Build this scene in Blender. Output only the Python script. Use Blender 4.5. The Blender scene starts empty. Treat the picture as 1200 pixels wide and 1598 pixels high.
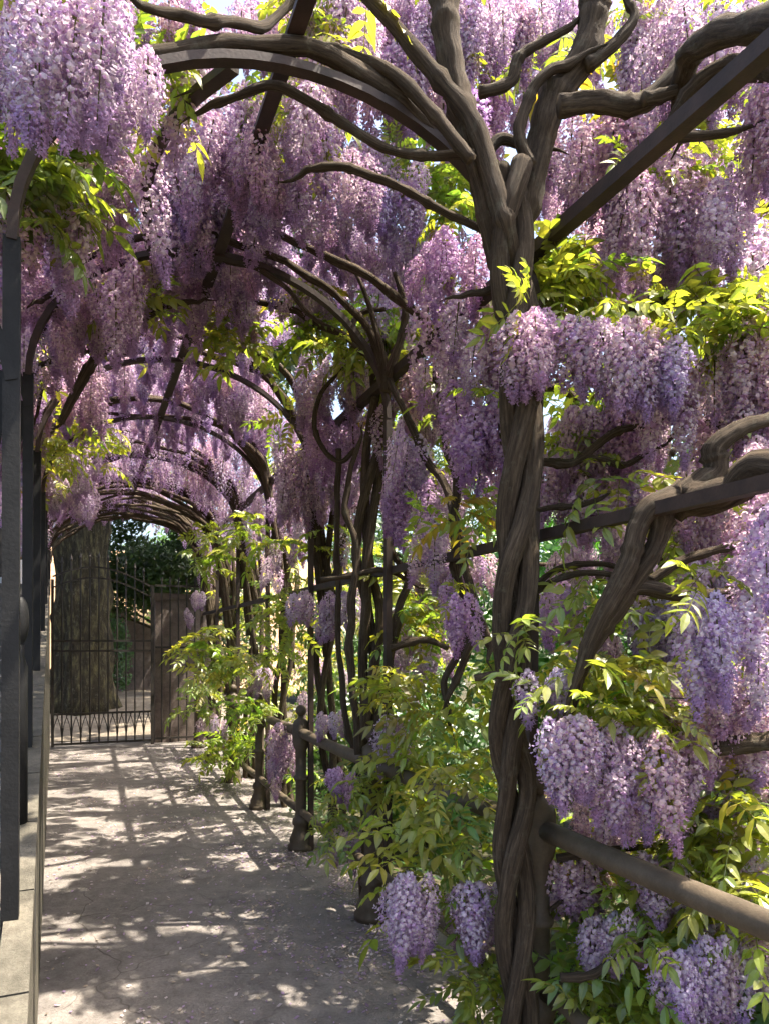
import bpy, math, random
from mathutils import Vector, Matrix, noise
R = math.radians
rnd = random.Random(11)
scene = bpy.context.scene
col = scene.collection

# ------------------------------------------------------------------ camera
EYE = Vector((0.0, 0.0, 1.6)); YAW = R(21.8); FPX = 1150.0; HY = 1000.0
cam_d = bpy.data.cameras.new('camera'); cam = bpy.data.objects.new('camera', cam_d); col.objects.link(cam)
cam.location = EYE; cam.rotation_euler = (R(90), 0, -YAW)
cam_d.sensor_fit = 'VERTICAL'; cam_d.sensor_height = 36; cam_d.lens = 36 * FPX / 1598
cam_d.shift_y = (HY - 799) / 1598; cam_d.clip_start = 0.05; cam_d.clip_end = 500
scene.camera = cam
# ------------------------------------------------------------------ sky, sun, exposure
SUN_DIR = Vector((0.38, -0.14, 0.92)).normalized()            # towards the sun: high, on the right of the walk
elev = math.asin(SUN_DIR.z); azim = math.atan2(SUN_DIR.x, SUN_DIR.y)
world = bpy.data.worlds.new('World'); scene.world = world; world.use_nodes = True
wn = world.node_tree; wn.nodes.clear()
wo = wn.nodes.new('ShaderNodeOutputWorld'); wb = wn.nodes.new('ShaderNodeBackground'); ws = wn.nodes.new('ShaderNodeTexSky')
ws.sky_type = 'NISHITA'; ws.sun_disc = False; ws.sun_elevation = elev; ws.sun_rotation = azim
ws.dust_density = 5.0; ws.air_density = 1.0
wb.inputs['Strength'].default_value = 0.15
wn.links.new(ws.outputs[0], wb.inputs['Color']); wn.links.new(wb.outputs[0], wo.inputs['Surface'])
sun_d = bpy.data.lights.new('sun', 'SUN'); sun = bpy.data.objects.new('sun', sun_d); col.objects.link(sun)
sun_d.energy = 5.0; sun_d.angle = R(0.55); sun_d.color = (1.0, 0.91, 0.78)
sun.rotation_euler = SUN_DIR.to_track_quat('Z', 'Y').to_euler(); sun.location = (3, 6, 12)
vs = scene.view_settings
vs.view_transform = 'Standard'; vs.look = 'None'; vs.exposure = 1.75; vs.gamma = 1.0; vs.use_curve_mapping = False
scene.render.engine = 'CYCLES'
cy = scene.cycles
cy.use_adaptive_sampling = True; cy.adaptive_threshold = .03
cy.max_bounces = 6; cy.diffuse_bounces = 4; cy.transmission_bounces = 4; cy.glossy_bounces = 2; cy.transparent_max_bounces = 4
cy.use_denoising = True; cy.caustics_reflective = False; cy.caustics_refractive = False
cy.sample_clamp_indirect = 6

# ------------------------------------------------------------------ helpers
FW = Vector((math.sin(YAW), math.cos(YAW), 0)); RT = Vector((math.cos(YAW), -math.sin(YAW), 0)); UP = Vector((0, 0, 1))
def at(px, py, d):
    """point at forward distance d (metres) seen in direction px, py"""
    return EYE + FW * d + RT * ((px - 600) / FPX * d) + UP * ((HY - py) / FPX * d)
def atY(px, py, Y):
    a = YAW + math.atan((px - 600) / FPX)
    X = Y * math.tan(a)
    d = X * FW.x + Y * FW.y
    return Vector((X, Y, EYE.z + (HY - py) / FPX * d))

def mesh(name, verts, faces, mats=None, smooth=False, uvs=None):
    me = bpy.data.meshes.new(name); me.from_pydata([tuple(v) for v in verts], [], faces)
    if mats:
        for m in (mats if isinstance(mats, (list, tuple)) else [mats]): me.materials.append(m)
    if uvs:
        l = me.uv_layers.new(name='UVMap'); flat = [c for uv in uvs for c in uv]
        l.data.foreach_set('uv', flat)
    if smooth: me.polygons.foreach_set('use_smooth', [True] * len(me.polygons))
    me.update()
    return me
def link(name, me, parent=None, loc=(0, 0, 0), rot=(0, 0, 0), scale=(1, 1, 1)):
    o = bpy.data.objects.new(name, me); col.objects.link(o)
    if parent is not None: o.parent = parent
    o.location = loc; o.rotation_euler = rot; o.scale = scale
    return o
def tag(o, label=None, cat=None, group=None, kind=None):
    if label: o['label'] = label
    if cat: o['category'] = cat
    if group: o['group'] = group
    if kind: o['kind'] = kind
    return o
def empty(name, loc, label, cat, group=None):
    o = bpy.data.objects.new(name, None); col.objects.link(o); o.location = loc; o.empty_display_size = .1
    return tag(o, label, cat, group)

class Geo:
    """collects verts/faces, subtracts an origin when built under a parent empty"""
    def __init__(s): s.v = []; s.f = []; s.uv = []
    def box(s, c, d, rz=0, jit=0):
        x, y, z = (k / 2 for k in d); b = len(s.v); m = Matrix.Rotation(rz, 3, 'Z')
        for p in ((-x,-y,-z),(x,-y,-z),(x,y,-z),(-x,y,-z),(-x,-y,z),(x,-y,z),(x,y,z),(-x,y,z)):
            s.v.append(Vector(c) + m @ Vector(p) + Vector((rnd.uniform(-jit,jit), rnd.uniform(-jit,jit), rnd.uniform(-jit,jit))))
        for q in ((0,3,2,1),(4,5,6,7),(0,1,5,4),(1,2,6,5),(2,3,7,6),(3,0,4,7)): s.f.append([b+i for i in q]); s.uv += [(0,0),(1,0),(1,1),(0,1)]
    def sweep(s, pts, rad, seg=8, flat=None, rough=0, seed=0, cap=True, twist=0):
        """tube along pts; flat=(w,t) gives a rectangular bar"""
        n = len(pts); b = len(s.v)
        if not hasattr(rad, '__len__'): rad = [rad] * n
        t0 = (pts[1] - pts[0]).normalized()
        ref = UP if abs(t0.z) < .9 else Vector((1, 0, 0))
        nrm = (ref - t0 * ref.dot(t0)).normalized(); ln = 0
        ring = 4 if flat else seg; L = []
        for i, p in enumerate(pts):
            t = (pts[min(i+1, n-1)] - pts[max(i-1, 0)]).normalized()
            nrm = (nrm - t * nrm.dot(t))
            if nrm.length < 1e-6: nrm = t.orthogonal()
            nrm.normalize(); bi = t.cross(nrm)
            if i: ln += (p - pts[i-1]).length
            L.append(ln)
            for k in range(ring):
                if flat:
                    a, c = ((1,1),(-1,1),(-1,-1),(1,-1))[k]
                    s.v.append(p + bi * (a * flat[0] / 2) + nrm * (c * flat[1] / 2))
                else:
                    an = 2 * math.pi * k / ring + twist * ln
                    r = rad[i]
                    if rough:
                        q = Vector((math.cos(an) * 1.3 + seed * 7.1, math.sin(an) * 1.3, ln * 5 + seed))
                        r *= 1 + rough * noise.noise(q) + rough * .7 * noise.noise(q * 2.7)
                    s.v.append(p + (nrm * math.cos(an) + bi * math.sin(an)) * r)
        for i in range(n - 1):
            for k in range(ring):
                k2 = (k + 1) % ring
                s.f.append([b+i*ring+k, b+i*ring+k2, b+(i+1)*ring+k2, b+(i+1)*ring+k])
                u0, u1 = k / ring, (k + 1) / ring
                s.uv += [(u0, L[i]), (u1, L[i]), (u1, L[i+1]), (u0, L[i+1])]
        if cap:
            s.f.append([b + k for k in range(ring)][::-1]); s.f.append([b + (n-1)*ring + k for k in range(ring)])
            s.uv += [(0, 0)] * (2 * ring)
    def lathe(s, prof, c, seg=16):
        b = len(s.v); c = Vector(c)
        for (r, z) in prof:
            for k in range(seg):
                a = 2 * math.pi * k / seg; s.v.append(c + Vector((r * math.cos(a), r * math.sin(a), z)))
        for i in range(len(prof) - 1):
            for k in range(seg):
                k2 = (k + 1) % seg
                s.f.append([b+i*seg+k, b+i*seg+k2, b+(i+1)*seg+k2, b+(i+1)*seg+k])
                s.uv += [(k/seg, prof[i][1]), ((k+1)/seg, prof[i][1]), ((k+1)/seg, prof[i+1][1]), (k/seg, prof[i+1][1])]
        s.f.append([b + k for k in range(seg)][::-1]); s.f.append([b + (len(prof)-1)*seg + k for k in range(seg)]); s.uv += [(0,0)] * (2*seg)
    def build(s, name, mat, parent=None, smooth=False):
        o0 = parent.matrix_basis.translation if parent is not None else Vector((0,0,0))
        if parent is not None and parent.parent is not None: o0 = o0 + parent.parent.matrix_basis.translation
        me = mesh(name, [v - o0 for v in s.v], s.f, mat, smooth, s.uv)
        return link(name, me, parent)

def catmull(pts, per=6):
    P = [Vector(p) for p in pts]
    if len(P) < 3: return [P[0].lerp(P[1], i / per) for i in range(per + 1)]
    P = [P[0] * 2 - P[1]] + P + [P[-1] * 2 - P[-2]]; out = []
    for i in range(1, len(P) - 2):
        a, b, c, d = P[i-1:i+3]
        for k in range(per):
            t = k / per
            out.append(.5 * ((2*b) + (c-a)*t + (2*a-5*b+4*c-d)*t*t + (3*b-a-3*c+d)*t*t*t))
    out.append(P[-2]); return out
def lerpr(r, n):
    m = len(r); out = []
    for i in range(n):
        f = i / (n - 1) * (m - 1); k = min(int(f), m - 2); out.append(r[k] + (r[k+1] - r[k]) * (f - k))
    return out

# ------------------------------------------------------------------ materials
def new_mat(name):
    m = bpy.data.materials.new(name); m.use_nodes = True; nt = m.node_tree
    return m, nt, nt.nodes['Principled BSDF']
def nd(nt, t, **kw):
    n = nt.nodes.new(t)
    for k, v in kw.items(): setattr(n, k, v)
    return n
def ramp(nt, src, stops):
    r = nt.nodes.new('ShaderNodeValToRGB'); e = r.color_ramp.elements
    while len(e) < len(stops): e.new(.5)
    for q, (p, c) in zip(e, stops): q.position = p; q.color = (*c, 1)
    nt.links.new(src, r.inputs[0]); return r.outputs[0]
def noise_tex(nt, vec, scale, detail=4, rough=.6):
    n = nt.nodes.new('ShaderNodeTexNoise'); n.inputs['Scale'].default_value = scale; n.inputs['Detail'].default_value = detail
    n.inputs['Roughness'].default_value = rough
    if vec is not None: nt.links.new(vec, n.inputs['Vector'])
    return n.outputs['Fac']
def mapping(nt, src, scale):
    m = nt.nodes.new('ShaderNodeMapping'); m.inputs['Scale'].default_value = scale; nt.links.new(src, m.inputs['Vector']); return m.outputs[0]
def bump(nt, h, bsdf, dist=.01, strength=.6):
    b = nt.nodes.new('ShaderNodeBump'); b.inputs['Distance'].default_value = dist; b.inputs['Strength'].default_value = strength
    nt.links.new(h, b.inputs['Height']); nt.links.new(b.outputs[0], bsdf.inputs['Normal'])
def mixc(nt, fac, a, b, mode='MIX'):
    m = nt.nodes.new('ShaderNodeMix'); m.data_type = 'RGBA'; m.blend_type = mode
    for sock, v in ((m.inputs[0], fac), (m.inputs[6], a), (m.inputs[7], b)):
        if isinstance(v, (int, float)): sock.default_value = v
        elif isinstance(v, tuple): sock.default_value = (*v, 1)
        else: nt.links.new(v, sock)
    return m.outputs[2]
def geo_pos(nt): return nt.nodes.new('ShaderNodeNewGeometry').outputs['Position']

def bark_mat(name, stops, su=9, sv=2.2):
    m, nt, b = new_mat(name)
    uv = nd(nt, 'ShaderNodeTexCoord').outputs['UV']
    # wrap u on a circle so that no seam shows
    sep = nd(nt, 'ShaderNodeSeparateXYZ'); nt.links.new(uv, sep.inputs[0])
    def mth(op, a, v=None):
        q = nd(nt, 'ShaderNodeMath', operation=op); nt.links.new(a, q.inputs[0])
        if v is not None: q.inputs[1].default_value = v
        return q.outputs[0]
    ang = mth('MULTIPLY', sep.outputs[0], 2 * math.pi)
    cmb = nd(nt, 'ShaderNodeCombineXYZ')
    nt.links.new(mth('COSINE', ang), cmb.inputs[0]); nt.links.new(mth('SINE', ang), cmb.inputs[1]); nt.links.new(mth('MULTIPLY', sep.outputs[1], sv), cmb.inputs[2])
    f1 = noise_tex(nt, cmb.outputs[0], su * .35, 6, .65)
    f2 = noise_tex(nt, geo_pos(nt), 7, 3)
    c1 = ramp(nt, f1, stops)
    c2 = mixc(nt, f2, c1, (.75, .70, .60), 'MULTIPLY')
    li = ramp(nt, noise_tex(nt, geo_pos(nt), 16, 5, .7), [(.56, (0, 0, 0)), (.70, (.55, .55, .55))])
    c2 = mixc(nt, li, c2, (.17, .16, .115))
    fk = noise_tex(nt, cmb.outputs[0], su * 1.6, 5, .75)
    c2 = mixc(nt, .6, c2, ramp(nt, fk, [(.36, (.35, .33, .31)), (.55, (1, 1, 1))]), 'MULTIPLY')
    nt.links.new(c2, b.inputs['Base Color']); b.inputs['Roughness'].default_value = .9
    b.inputs['Specular IOR Level'].default_value = .2
    ad = nd(nt, 'ShaderNodeMath', operation='ADD'); nt.links.new(f1, ad.inputs[0]); nt.links.new(fk, ad.inputs[1])
    bump(nt, ad.outputs[0], b, .012, .9)
    return m
M = {}
M['bark'] = bark_mat('wisteria_bark', [(.25, (.028, .021, .015)), (.5, (.10, .075, .053)), (.72, (.21, .165, .12))])
M['bark_big'] = bark_mat('old_tree_bark', [(.3, (.012, .010, .007)), (.5, (.042, .035, .022)), (.74, (.17, .155, .075))], 20, .5)
def metal_mat(name, c1, c2, rough, spec=.4, scale=9, metal=0):
    m, nt, b = new_mat(name)
    p = geo_pos(nt); f = noise_tex(nt, p, scale, 6, .7); g = noise_tex(nt, p, scale * 12, 3)
    c = ramp(nt, f, [(.35, c1), (.65, c2)])
    nt.links.new(mixc(nt, g, c, (.7, .65, .6), 'MULTIPLY'), b.inputs['Base Color'])
    b.inputs['Roughness'].default_value = rough; b.inputs['Specular IOR Level'].default_value = spec; b.inputs['Metallic'].default_value = metal
    bump(nt, g, b, .002, .5)
    return m
M['iron'] = metal_mat('rusty_brown_iron', (.026, .017, .014), (.058, .036, .028), .66)
M['black_iron'] = metal_mat('black_iron', (.018, .017, .016), (.045, .036, .03), .6)
M['cast'] = metal_mat('weathered_cast_iron', (.075, .058, .038), (.125, .098, .066), .6, .35, 10)
M['steel'] = metal_mat('dark_grey_paint', (.010, .0105, .011), (.020, .0205, .021), .6, .25, 7)
def stone_mat(name, c1, c2, c3, scale=2.2, cracks=True, bd=.012):
    m, nt, b = new_mat(name)
    p = geo_pos(nt)
    f = noise_tex(nt, p, scale, 8, .65); g = noise_tex(nt, p, scale * 30, 4, .7); h = noise_tex(nt, p, scale * 5, 5)
    c = ramp(nt, f, [(.3, c1), (.52, c2), (.7, c3)])
    c = mixc(nt, ramp(nt, g, [(.35, (.62, .60, .58)), (.6, (1, 1, 1))]), (0, 0, 0), c, 'MIX') if False else mixc(nt, .55, c, ramp(nt, g, [(.3, (.45, .43, .42)), (.65, (1, 1, 1))]), 'MULTIPLY')
    c = mixc(nt, .45, c, ramp(nt, h, [(.38, (.5, .48, .47)), (.55, (1, 1, 1))]), 'MULTIPLY')
    hh = g
    if cracks:
        dv = nd(nt, 'ShaderNodeVectorMath', operation='ADD'); nt.links.new(p, dv.inputs[0])
        nz = nd(nt, 'ShaderNodeTexNoise'); nz.inputs['Scale'].default_value = 3; nt.links.new(p, nz.inputs['Vector'])
        sc = nd(nt, 'ShaderNodeVectorMath', operation='SCALE'); sc.inputs['Scale'].default_value = .35; nt.links.new(nz.outputs['Color'], sc.inputs[0])
        nt.links.new(sc.outputs[0], dv.inputs[1])
        vo = nd(nt, 'ShaderNodeTexVoronoi', feature='DISTANCE_TO_EDGE'); vo.inputs['Scale'].default_value = 1.3; nt.links.new(dv.outputs[0], vo.inputs['Vector'])
        k = ramp(nt, vo.outputs['Distance'], [(.0, (.25, .22, .2)), (.006, (1, 1, 1))])
        msk = ramp(nt, noise_tex(nt, p, .8, 3), [(.40, (0, 0, 0)), (.55, (.85, .85, .85))])
        c = mixc(nt, msk, c, mixc(nt, 1.0, c, k, 'MULTIPLY'))
        mm = nd(nt, 'ShaderNodeMath', operation='MULTIPLY'); nt.links.new(g, mm.inputs[0]); nt.links.new(k, mm.inputs[1]); hh = mm.outputs[0]
    nt.links.new(c, b.inputs['Base Color']); b.inputs['Roughness'].default_value = .9; b.inputs['Specular IOR Level'].default_value = .25
    bump(nt, hh, b, bd, .7)
    return m
M['paving'] = stone_mat('worn_paving', (.178, .163, .150), (.245, .222, .202), (.31, .28, .25))
M['stair'] = stone_mat('stair_stone', (.08, .077, .073), (.13, .124, .115), (.19, .175, .155), 3, False)
M['edge'] = stone_mat('pale_edge_stone', (.085, .078, .058), (.13, .118, .09), (.19, .17, .13), 4, False, .006)
M['pier'] = stone_mat('brown_render', (.12, .095, .085), (.20, .16, .14), (.27, .22, .19), 2, False)
M['sand'] = stone_mat('sandy_bank', (.42, .27, .15), (.55, .37, .22), (.62, .45, .28), 1.2, False, .03)
M['soil'] = stone_mat('garden_soil', (.045, .05, .02), (.09, .08, .045), (.14, .12, .07), 2.5, False, .03)
M['litter'] = stone_mat('leaf_littered_ground', (.14, .12, .09), (.25, .21, .16), (.38, .33, .25), 2.0, False, .02)
M['house'] = stone_mat('pale_blue_render', (.42, .46, .50), (.50, .54, .58), (.56, .6, .63), 1, False, .003)

def leafy(name, petal):
    """thin translucent petals or leaves; colour from the vertex tint and the object's own colour"""
    m = bpy.data.materials.new(name); m.use_nodes = True; nt = m.node_tree; nt.nodes.clear()
    out = nd(nt, 'ShaderNodeOutputMaterial')
    vc = nd(nt, 'ShaderNodeVertexColor', layer_name='tint')
    oi = nd(nt, 'ShaderNodeObjectInfo')
    base = mixc(nt, 1.0, vc.outputs['Color'], oi.outputs['Color'], 'MULTIPLY')
    d = nd(nt, 'ShaderNodeBsdfDiffuse'); t = nd(nt, 'ShaderNodeBsdfTranslucent'); g = nd(nt, 'ShaderNodeBsdfGlossy')
    g.inputs['Roughness'].default_value = .42
    nt.links.new(base, d.inputs['Color'])
    tc = mixc(nt, 1.0, base, (1.0, 1.0, 1.0) if petal else (2.2, 2.35, .9), 'MULTIPLY')
    nt.links.new(tc, t.inputs['Color'])
    mx = nd(nt, 'ShaderNodeMixShader'); mx.inputs[0].default_value = .52 if petal else .5
    nt.links.new(d.outputs[0], mx.inputs[1]); nt.links.new(t.outputs[0], mx.inputs[2])
    m2 = nd(nt, 'ShaderNodeMixShader'); m2.inputs[0].default_value = .015 if petal else .06
    nt.links.new(mx.outputs[0], m2.inputs[1]); nt.links.new(g.outputs[0], m2.inputs[2])
    nt.links.new(m2.outputs[0], out.inputs['Surface'])
    return m
M['petal'] = leafy('wisteria_petal', True)
M['leaf'] = leafy('wisteria_leaf', False)

def tinted(name, verts, faces, tints, mats, mi=None, smooth=False):
    me = mesh(name, verts, faces, mats, smooth)
    a = me.color_attributes.new('tint', 'FLOAT_COLOR', 'POINT')
    a.data.foreach_set('color', [c for t in tints for c in (*t, 1)])
    if mi: me.polygons.foreach_set('material_index', mi)
    return me

# ------------------------------------------------------------------ flower and leaf shapes
def raceme_mesh(seed, n, L, rmax):
    """a hanging wisteria raceme: pea-flower florets round a stalk, wide at the top, buds at the tip"""
    r = random.Random(seed); V = []; F = []; T = []
    def face(idx): F.append(idx)
    # stalk
    b = len(V)
    for i in range(4):
        z = -L * i / 3 * .97
        for k in range(3):
            a = k * 2.094; w = .004 * (1 - .2 * i); V.append((w * math.cos(a), w * math.sin(a), z)); T.append((.16, .17, .06))
    for i in range(3):
        for k in range(3): face([b+i*3+k, b+i*3+(k+1)%3, b+i*3+3+(k+1)%3, b+i*3+3+k])
    for i in range(n):
        t = (i + r.random()) / n                     # 0 top, 1 tip
        z = -L * (.03 + .97 * t)
        prof = (min(1, .05 + t / .24) ** .8) * (1 - max(0, t - .15) / .85) ** .62
        rad = rmax * max(.16, prof) * r.uniform(.55, 1.06)
        a = i * 2.39996 + r.uniform(-.35, .35)
        size = (.0178 if t < .72 else .0178 - .008 * (t - .72) / .28) * r.uniform(.7, 1.25)
        o = Vector((math.cos(a), math.sin(a), r.uniform(-.7, .45))).normalized()
        c = Vector((math.cos(a) * rad, math.sin(a) * rad, z - rad * .25))
        side = Vector((-math.sin(a), math.cos(a), 0)); roll = r.uniform(-1.2, 1.2)
        up = o.cross(side); up = -up if up.z < 0 else up
        s2 = side * math.cos(roll) + up * math.sin(roll); u2 = up * math.cos(roll) - side * math.sin(roll)
        pale = r.uniform(.8, 1.12) * (1.05 - .24 * t)
        ban = (.76 * pale, .62 * pale, .71 * pale); banc = (.86 * pale, .79 * pale, .74 * pale)
        if t > .8 or r.random() < .12: ban = (.60 * pale, .42 * pale, .62 * pale); banc = ban
        kl = (.58 * pale, .41 * pale, .60 * pale)
        b = len(V)
        # banner: five-vertex fan bent back
        for (x, y, q) in ((0, -.15, 0), (-.55, .05, .12), (-.42, .62, .34), (.42, .62, .34), (.55, .05, .12), (0, .30, -.10)):
            V.append(tuple(c + s2 * (x * size) + u2 * (y * size) - o * (q * size)))
            T.append(banc if (x == 0) else ban)
        for q in ((0, 4, 5), (4, 3, 5), (3, 2, 5), (2, 1, 5), (1, 0, 5)): face([b + k for k in q])
        b = len(V)
        for (x, y, q) in ((0, -.05, 0), (-.28, -.32, .35), (0, -.22, .75), (.28, -.32, .35), (0, -.5, .3)):
            V.append(tuple(c + s2 * (x * size) + u2 * (y * size) + o * (q * size))); T.append(kl if y < -.1 else banc)
        for q in ((0, 1, 2), (0, 2, 3), (1, 4, 2), (3, 2, 4)): face([b + k for k in q])
    return tinted('flower_cluster', V, F, T, M['petal'])
RAC = [raceme_mesh(1, 270, .40, .076), raceme_mesh(2, 320, .50, .078), raceme_mesh(3, 230, .32, .078), raceme_mesh(4, 300, .45, .086),
       raceme_mesh(5, 170, .25, .066), raceme_mesh(6, 370, .58, .083)]
RLEN = [.40, .50, .32, .45, .25, .58]
RAC_F = [raceme_mesh(21, 90, .40, .085), raceme_mesh(22, 110, .50, .088)]        # for the far end of the walk

def leaflet(V, F, T, p, d, nrm, L, W, tint, droop, r):
    s = d.cross(nrm).normalized(); b = len(V); dn = Vector((0, 0, -1))
    st = ((0, .05), (.22, .72), (.5, 1.0), (.78, .62), (1.0, .02))
    for (t, w) in st:
        c = p + d * (L * t) + dn * (droop * L * t * t) 
        fold = nrm * (W * .5 * w * .35)
        V.append(tuple(c + s * (W * .5 * w) + fold)); V.append(tuple(c)); V.append(tuple(c - s * (W * .5 * w) + fold))
        k = 1 - .12 * t
        T += [tuple(x * k for x in tint), tuple(x * k * 1.12 for x in tint), tuple(x * k * .96 for x in tint)]
    for i in range(4):
        F.append([b+i*3, b+i*3+1, b+i*3+4, b+i*3+3]); F.append([b+i*3+1, b+i*3+2, b+i*3+5, b+i*3+4])
def compound(V, F, T, r, base, d, nrm, length, tone, nl=5):
    """one pinnate leaf: stalk, pairs of leaflets, one at the end"""
    s = d.cross(nrm).normalized(); pts = []
    for i in range(6):
        t = i / 5; pts.append(base + d * (length * t) + Vector((0, 0, -1)) * (length * .35 * t * t))
    b = len(V)
    for p in pts:
        for q in (s * .0022, nrm * .0022, -s * .0022): V.append(tuple(p + q)); T.append((.12, .13, .03))
    for i in range(5):
        for k in range(3): F.append([b+i*3+k, b+i*3+(k+1)%3, b+i*3+3+(k+1)%3, b+i*3+3+k])
    for j in range(nl):
        t = .28 + .66 * j / (nl - 1)
        p = base + d * (length * t) + Vector((0, 0, -1)) * (length * .35 * t * t)
        dd = (d + Vector((0, 0, -.7 * t))).normalized()
        for sg in (-1, 1):
            ld = (s * sg * 1.0 + dd * r.uniform(.35, .85) + nrm * r.uniform(-.15, .15)).normalized()
            nn = (nrm + s * sg * r.uniform(-.3, .3) + dd * r.uniform(-.3, .3)).normalized()
            k = tone * r.uniform(.8, 1.2); yl = r.uniform(.9, 1.25)
            leaflet(V, F, T, p, ld, nn, length * r.uniform(.23, .38), length * r.uniform(.12, .185), (.165 * k * yl, .205 * k, .04 * k), r.uniform(-.1, .75), r)
    k = tone * r.uniform(.85, 1.2)
    leaflet(V, F, T, pts[-1], (d + Vector((0, 0, -.8))).normalized(), nrm, length * .36, length * .15, (.17 * k, .205 * k, .04 * k), .3, r)
def spray_mesh(seed, nleaf, length, nl=5):
    r = random.Random(seed); V = []; F = []; T = []
    for i in range(nleaf):
        a = 2 * math.pi * i / nleaf + r.uniform(-.5, .5); el = r.uniform(-.35, .75)
        d = Vector((math.cos(a) * math.cos(el), math.sin(a) * math.cos(el), math.sin(el)))
        nrm = UP - d * d.dot(UP); nrm = (nrm.normalized() + Vector((r.uniform(-.4, .4), r.uniform(-.4, .4), 0))).normalized()
        nrm = (nrm - d * d.dot(nrm)).normalized()
        compound(V, F, T, r, Vector((r.uniform(-.02, .02), r.uniform(-.02, .02), r.uniform(-.05, .05))), d, nrm, length * r.uniform(.75, 1.2), r.uniform(.85, 1.15), nl)
    return tinted('leaf_spray', V, F, T, M['leaf'])
SPR = [spray_mesh(31, 5, .21), spray_mesh(32, 4, .25), spray_mesh(33, 6, .19), spray_mesh(34, 5, .23)]
SPR_BIG = [spray_mesh(41, 5, .23, 4), spray_mesh(42, 4, .26, 4), spray_mesh(43, 3, .25, 4)]

# ------------------------------------------------------------------ large structure: ground, path, stairs
def wall_x(Y): return -.065 - .04 * Y                    # face of the stair wall along the walk
def stair_z(Y): return min(.35 + .195 * Y, 2.35)
def sheet(name, x0, x1, y0, y1, nx, ny, zf, mat):
    V = []; F = []
    for j in range(ny + 1):
        for i in range(nx + 1):
            x = x0 + (x1 - x0) * i / nx; y = y0 + (y1 - y0) * j / ny; V.append((x, y, zf(x, y)))
    for j in range(ny):
        for i in range(nx):
            a = j * (nx + 1) + i; F.append([a, a + 1, a + nx + 2, a + nx + 1])
    return link(name, mesh(name, V, F, mat, True))
def ground_z(x, y):
    z = -.06 + .05 * noise.noise(Vector((x * .4, y * .4, 3)))
    if x > 2.2: z -= min(.5, (x - 2.2) * .14)
    if x > 7: z += (x - 7) * .14
    if y > 12.5: z += min(.34, (y - 12.5) * .11)
    return z
g = sheet('ground', -60, 90, -30, 130, 150, 160, ground_z, M['soil']); tag(g, kind='structure')
p = sheet('path', -1.2, 1.78, -2.0, 12.6, 24, 110, lambda x, y: .012 + .010 * noise.noise(Vector((x * .9, y * .9, 0))) + .004 * noise.noise(Vector((x * 4, y * 4, 5))), M['paving'])
tag(p, kind='structure')
lf = sheet('garden_path', -2.5, 4.0, 12.6, 24, 20, 30, lambda x, y: ground_z(x, y) + .07, M['litter']); tag(lf, kind='structure')

stairs = bpy.data.objects.new('stairs', None); col.objects.link(stairs); tag(stairs, kind='structure'); stairs.location = (-.7, 1, 0)
y = -1.0; k = 0
while y < 12.4:
    z = stair_z(max(y - .25, 0)) - .015; xe = wall_x(y + .25)
    gm = Geo(); gm.box(((xe - .012 - 1.75) / 2, y + .25, z - .2), (1.75 + xe - .012, .52, .4), jit=.004)
    gm.build('step', M['stair'], stairs); y += .5; k += 1
# side wall of the stairs, a sloping strip with pale edge stones
V = []; F = []; gm = Geo(); ys = [-1 + .5 * i for i in range(27)] + [12.4]
wall = empty('stair_wall', (wall_x(6), 6, 0), 'low pale stone wall rising beside the walk under the grey posts', 'wall')
for i, Y in enumerate(ys):
    x = wall_x(Y); zt = stair_z(max(Y - .25, 0)) + .0
    V += [(x, Y, -.1), (x, Y, zt), (x - .1, Y, zt), (x - .1, Y, -.1)]
for i in range(len(ys) - 1):
    b = 4 * i
    for q in range(4): F.append([b + q, b + (q+1) % 4, b + 4 + (q+1) % 4, b + 4 + q])
F += [[0, 1, 2, 3], [len(V)-4, len(V)-1, len(V)-2, len(V)-3]]
link('wall_face', mesh('wall_face', [Vector(v) - wall.location for v in V], F, M['edge']), wall)
for i in range(26):
    Y0, Y1 = ys[i] + .004, ys[i+1] - .004
    gm = Geo(); z0 = stair_z(max(Y0 - .25, 0)); z1 = stair_z(max(Y1 - .25, 0)); x0, x1 = wall_x(Y0), wall_x(Y1)
    gm.sweep([Vector((x0 - .03, Y0, z0 + .025)), Vector((x1 - .03, Y1, z1 + .025))], .05, flat=(.075, .05))
    gm.build('edge_stone', M['edge'], wall)

# ------------------------------------------------------------------ iron pergola
ARCH_Y = [2.35, 3.85, 5.40, 6.85, 8.35, 9.80, 11.25]
LX = [-.205, -.267, -.320, -.365, -.42, -.475, -.52]
RX = 1.56; SPRING = 2.85; RISE = .72
SPR_Z = [2.74] + [2.85] * 6; RIS = [.74] + [.74] * 6
perg = empty('iron_pergola', (.6, 6, 0), 'iron pergola of dark hoops and bars carrying the wisteria over the walk', 'pergola')
def hoop_pt(i, t, dz=0, dr=0):
    """t 0 left .. 1 right"""
    cx = (LX[i] + RX) / 2; hw = (RX - LX[i]) / 2 + dr; a = math.pi * (1 - t)
    return Vector((cx + hw * math.cos(a), ARCH_Y[i], SPR_Z[i] + (RIS[i] + dr) * math.sin(a) + dz))
def hoopf(Y, t, dr=0):
    i = max(0, min(len(ARCH_Y) - 1, min(range(len(ARCH_Y)), key=lambda q: abs(ARCH_Y[q] - Y))))
    q = hoop_pt(i, t, 0, dr); q.y = Y; return q
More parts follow.
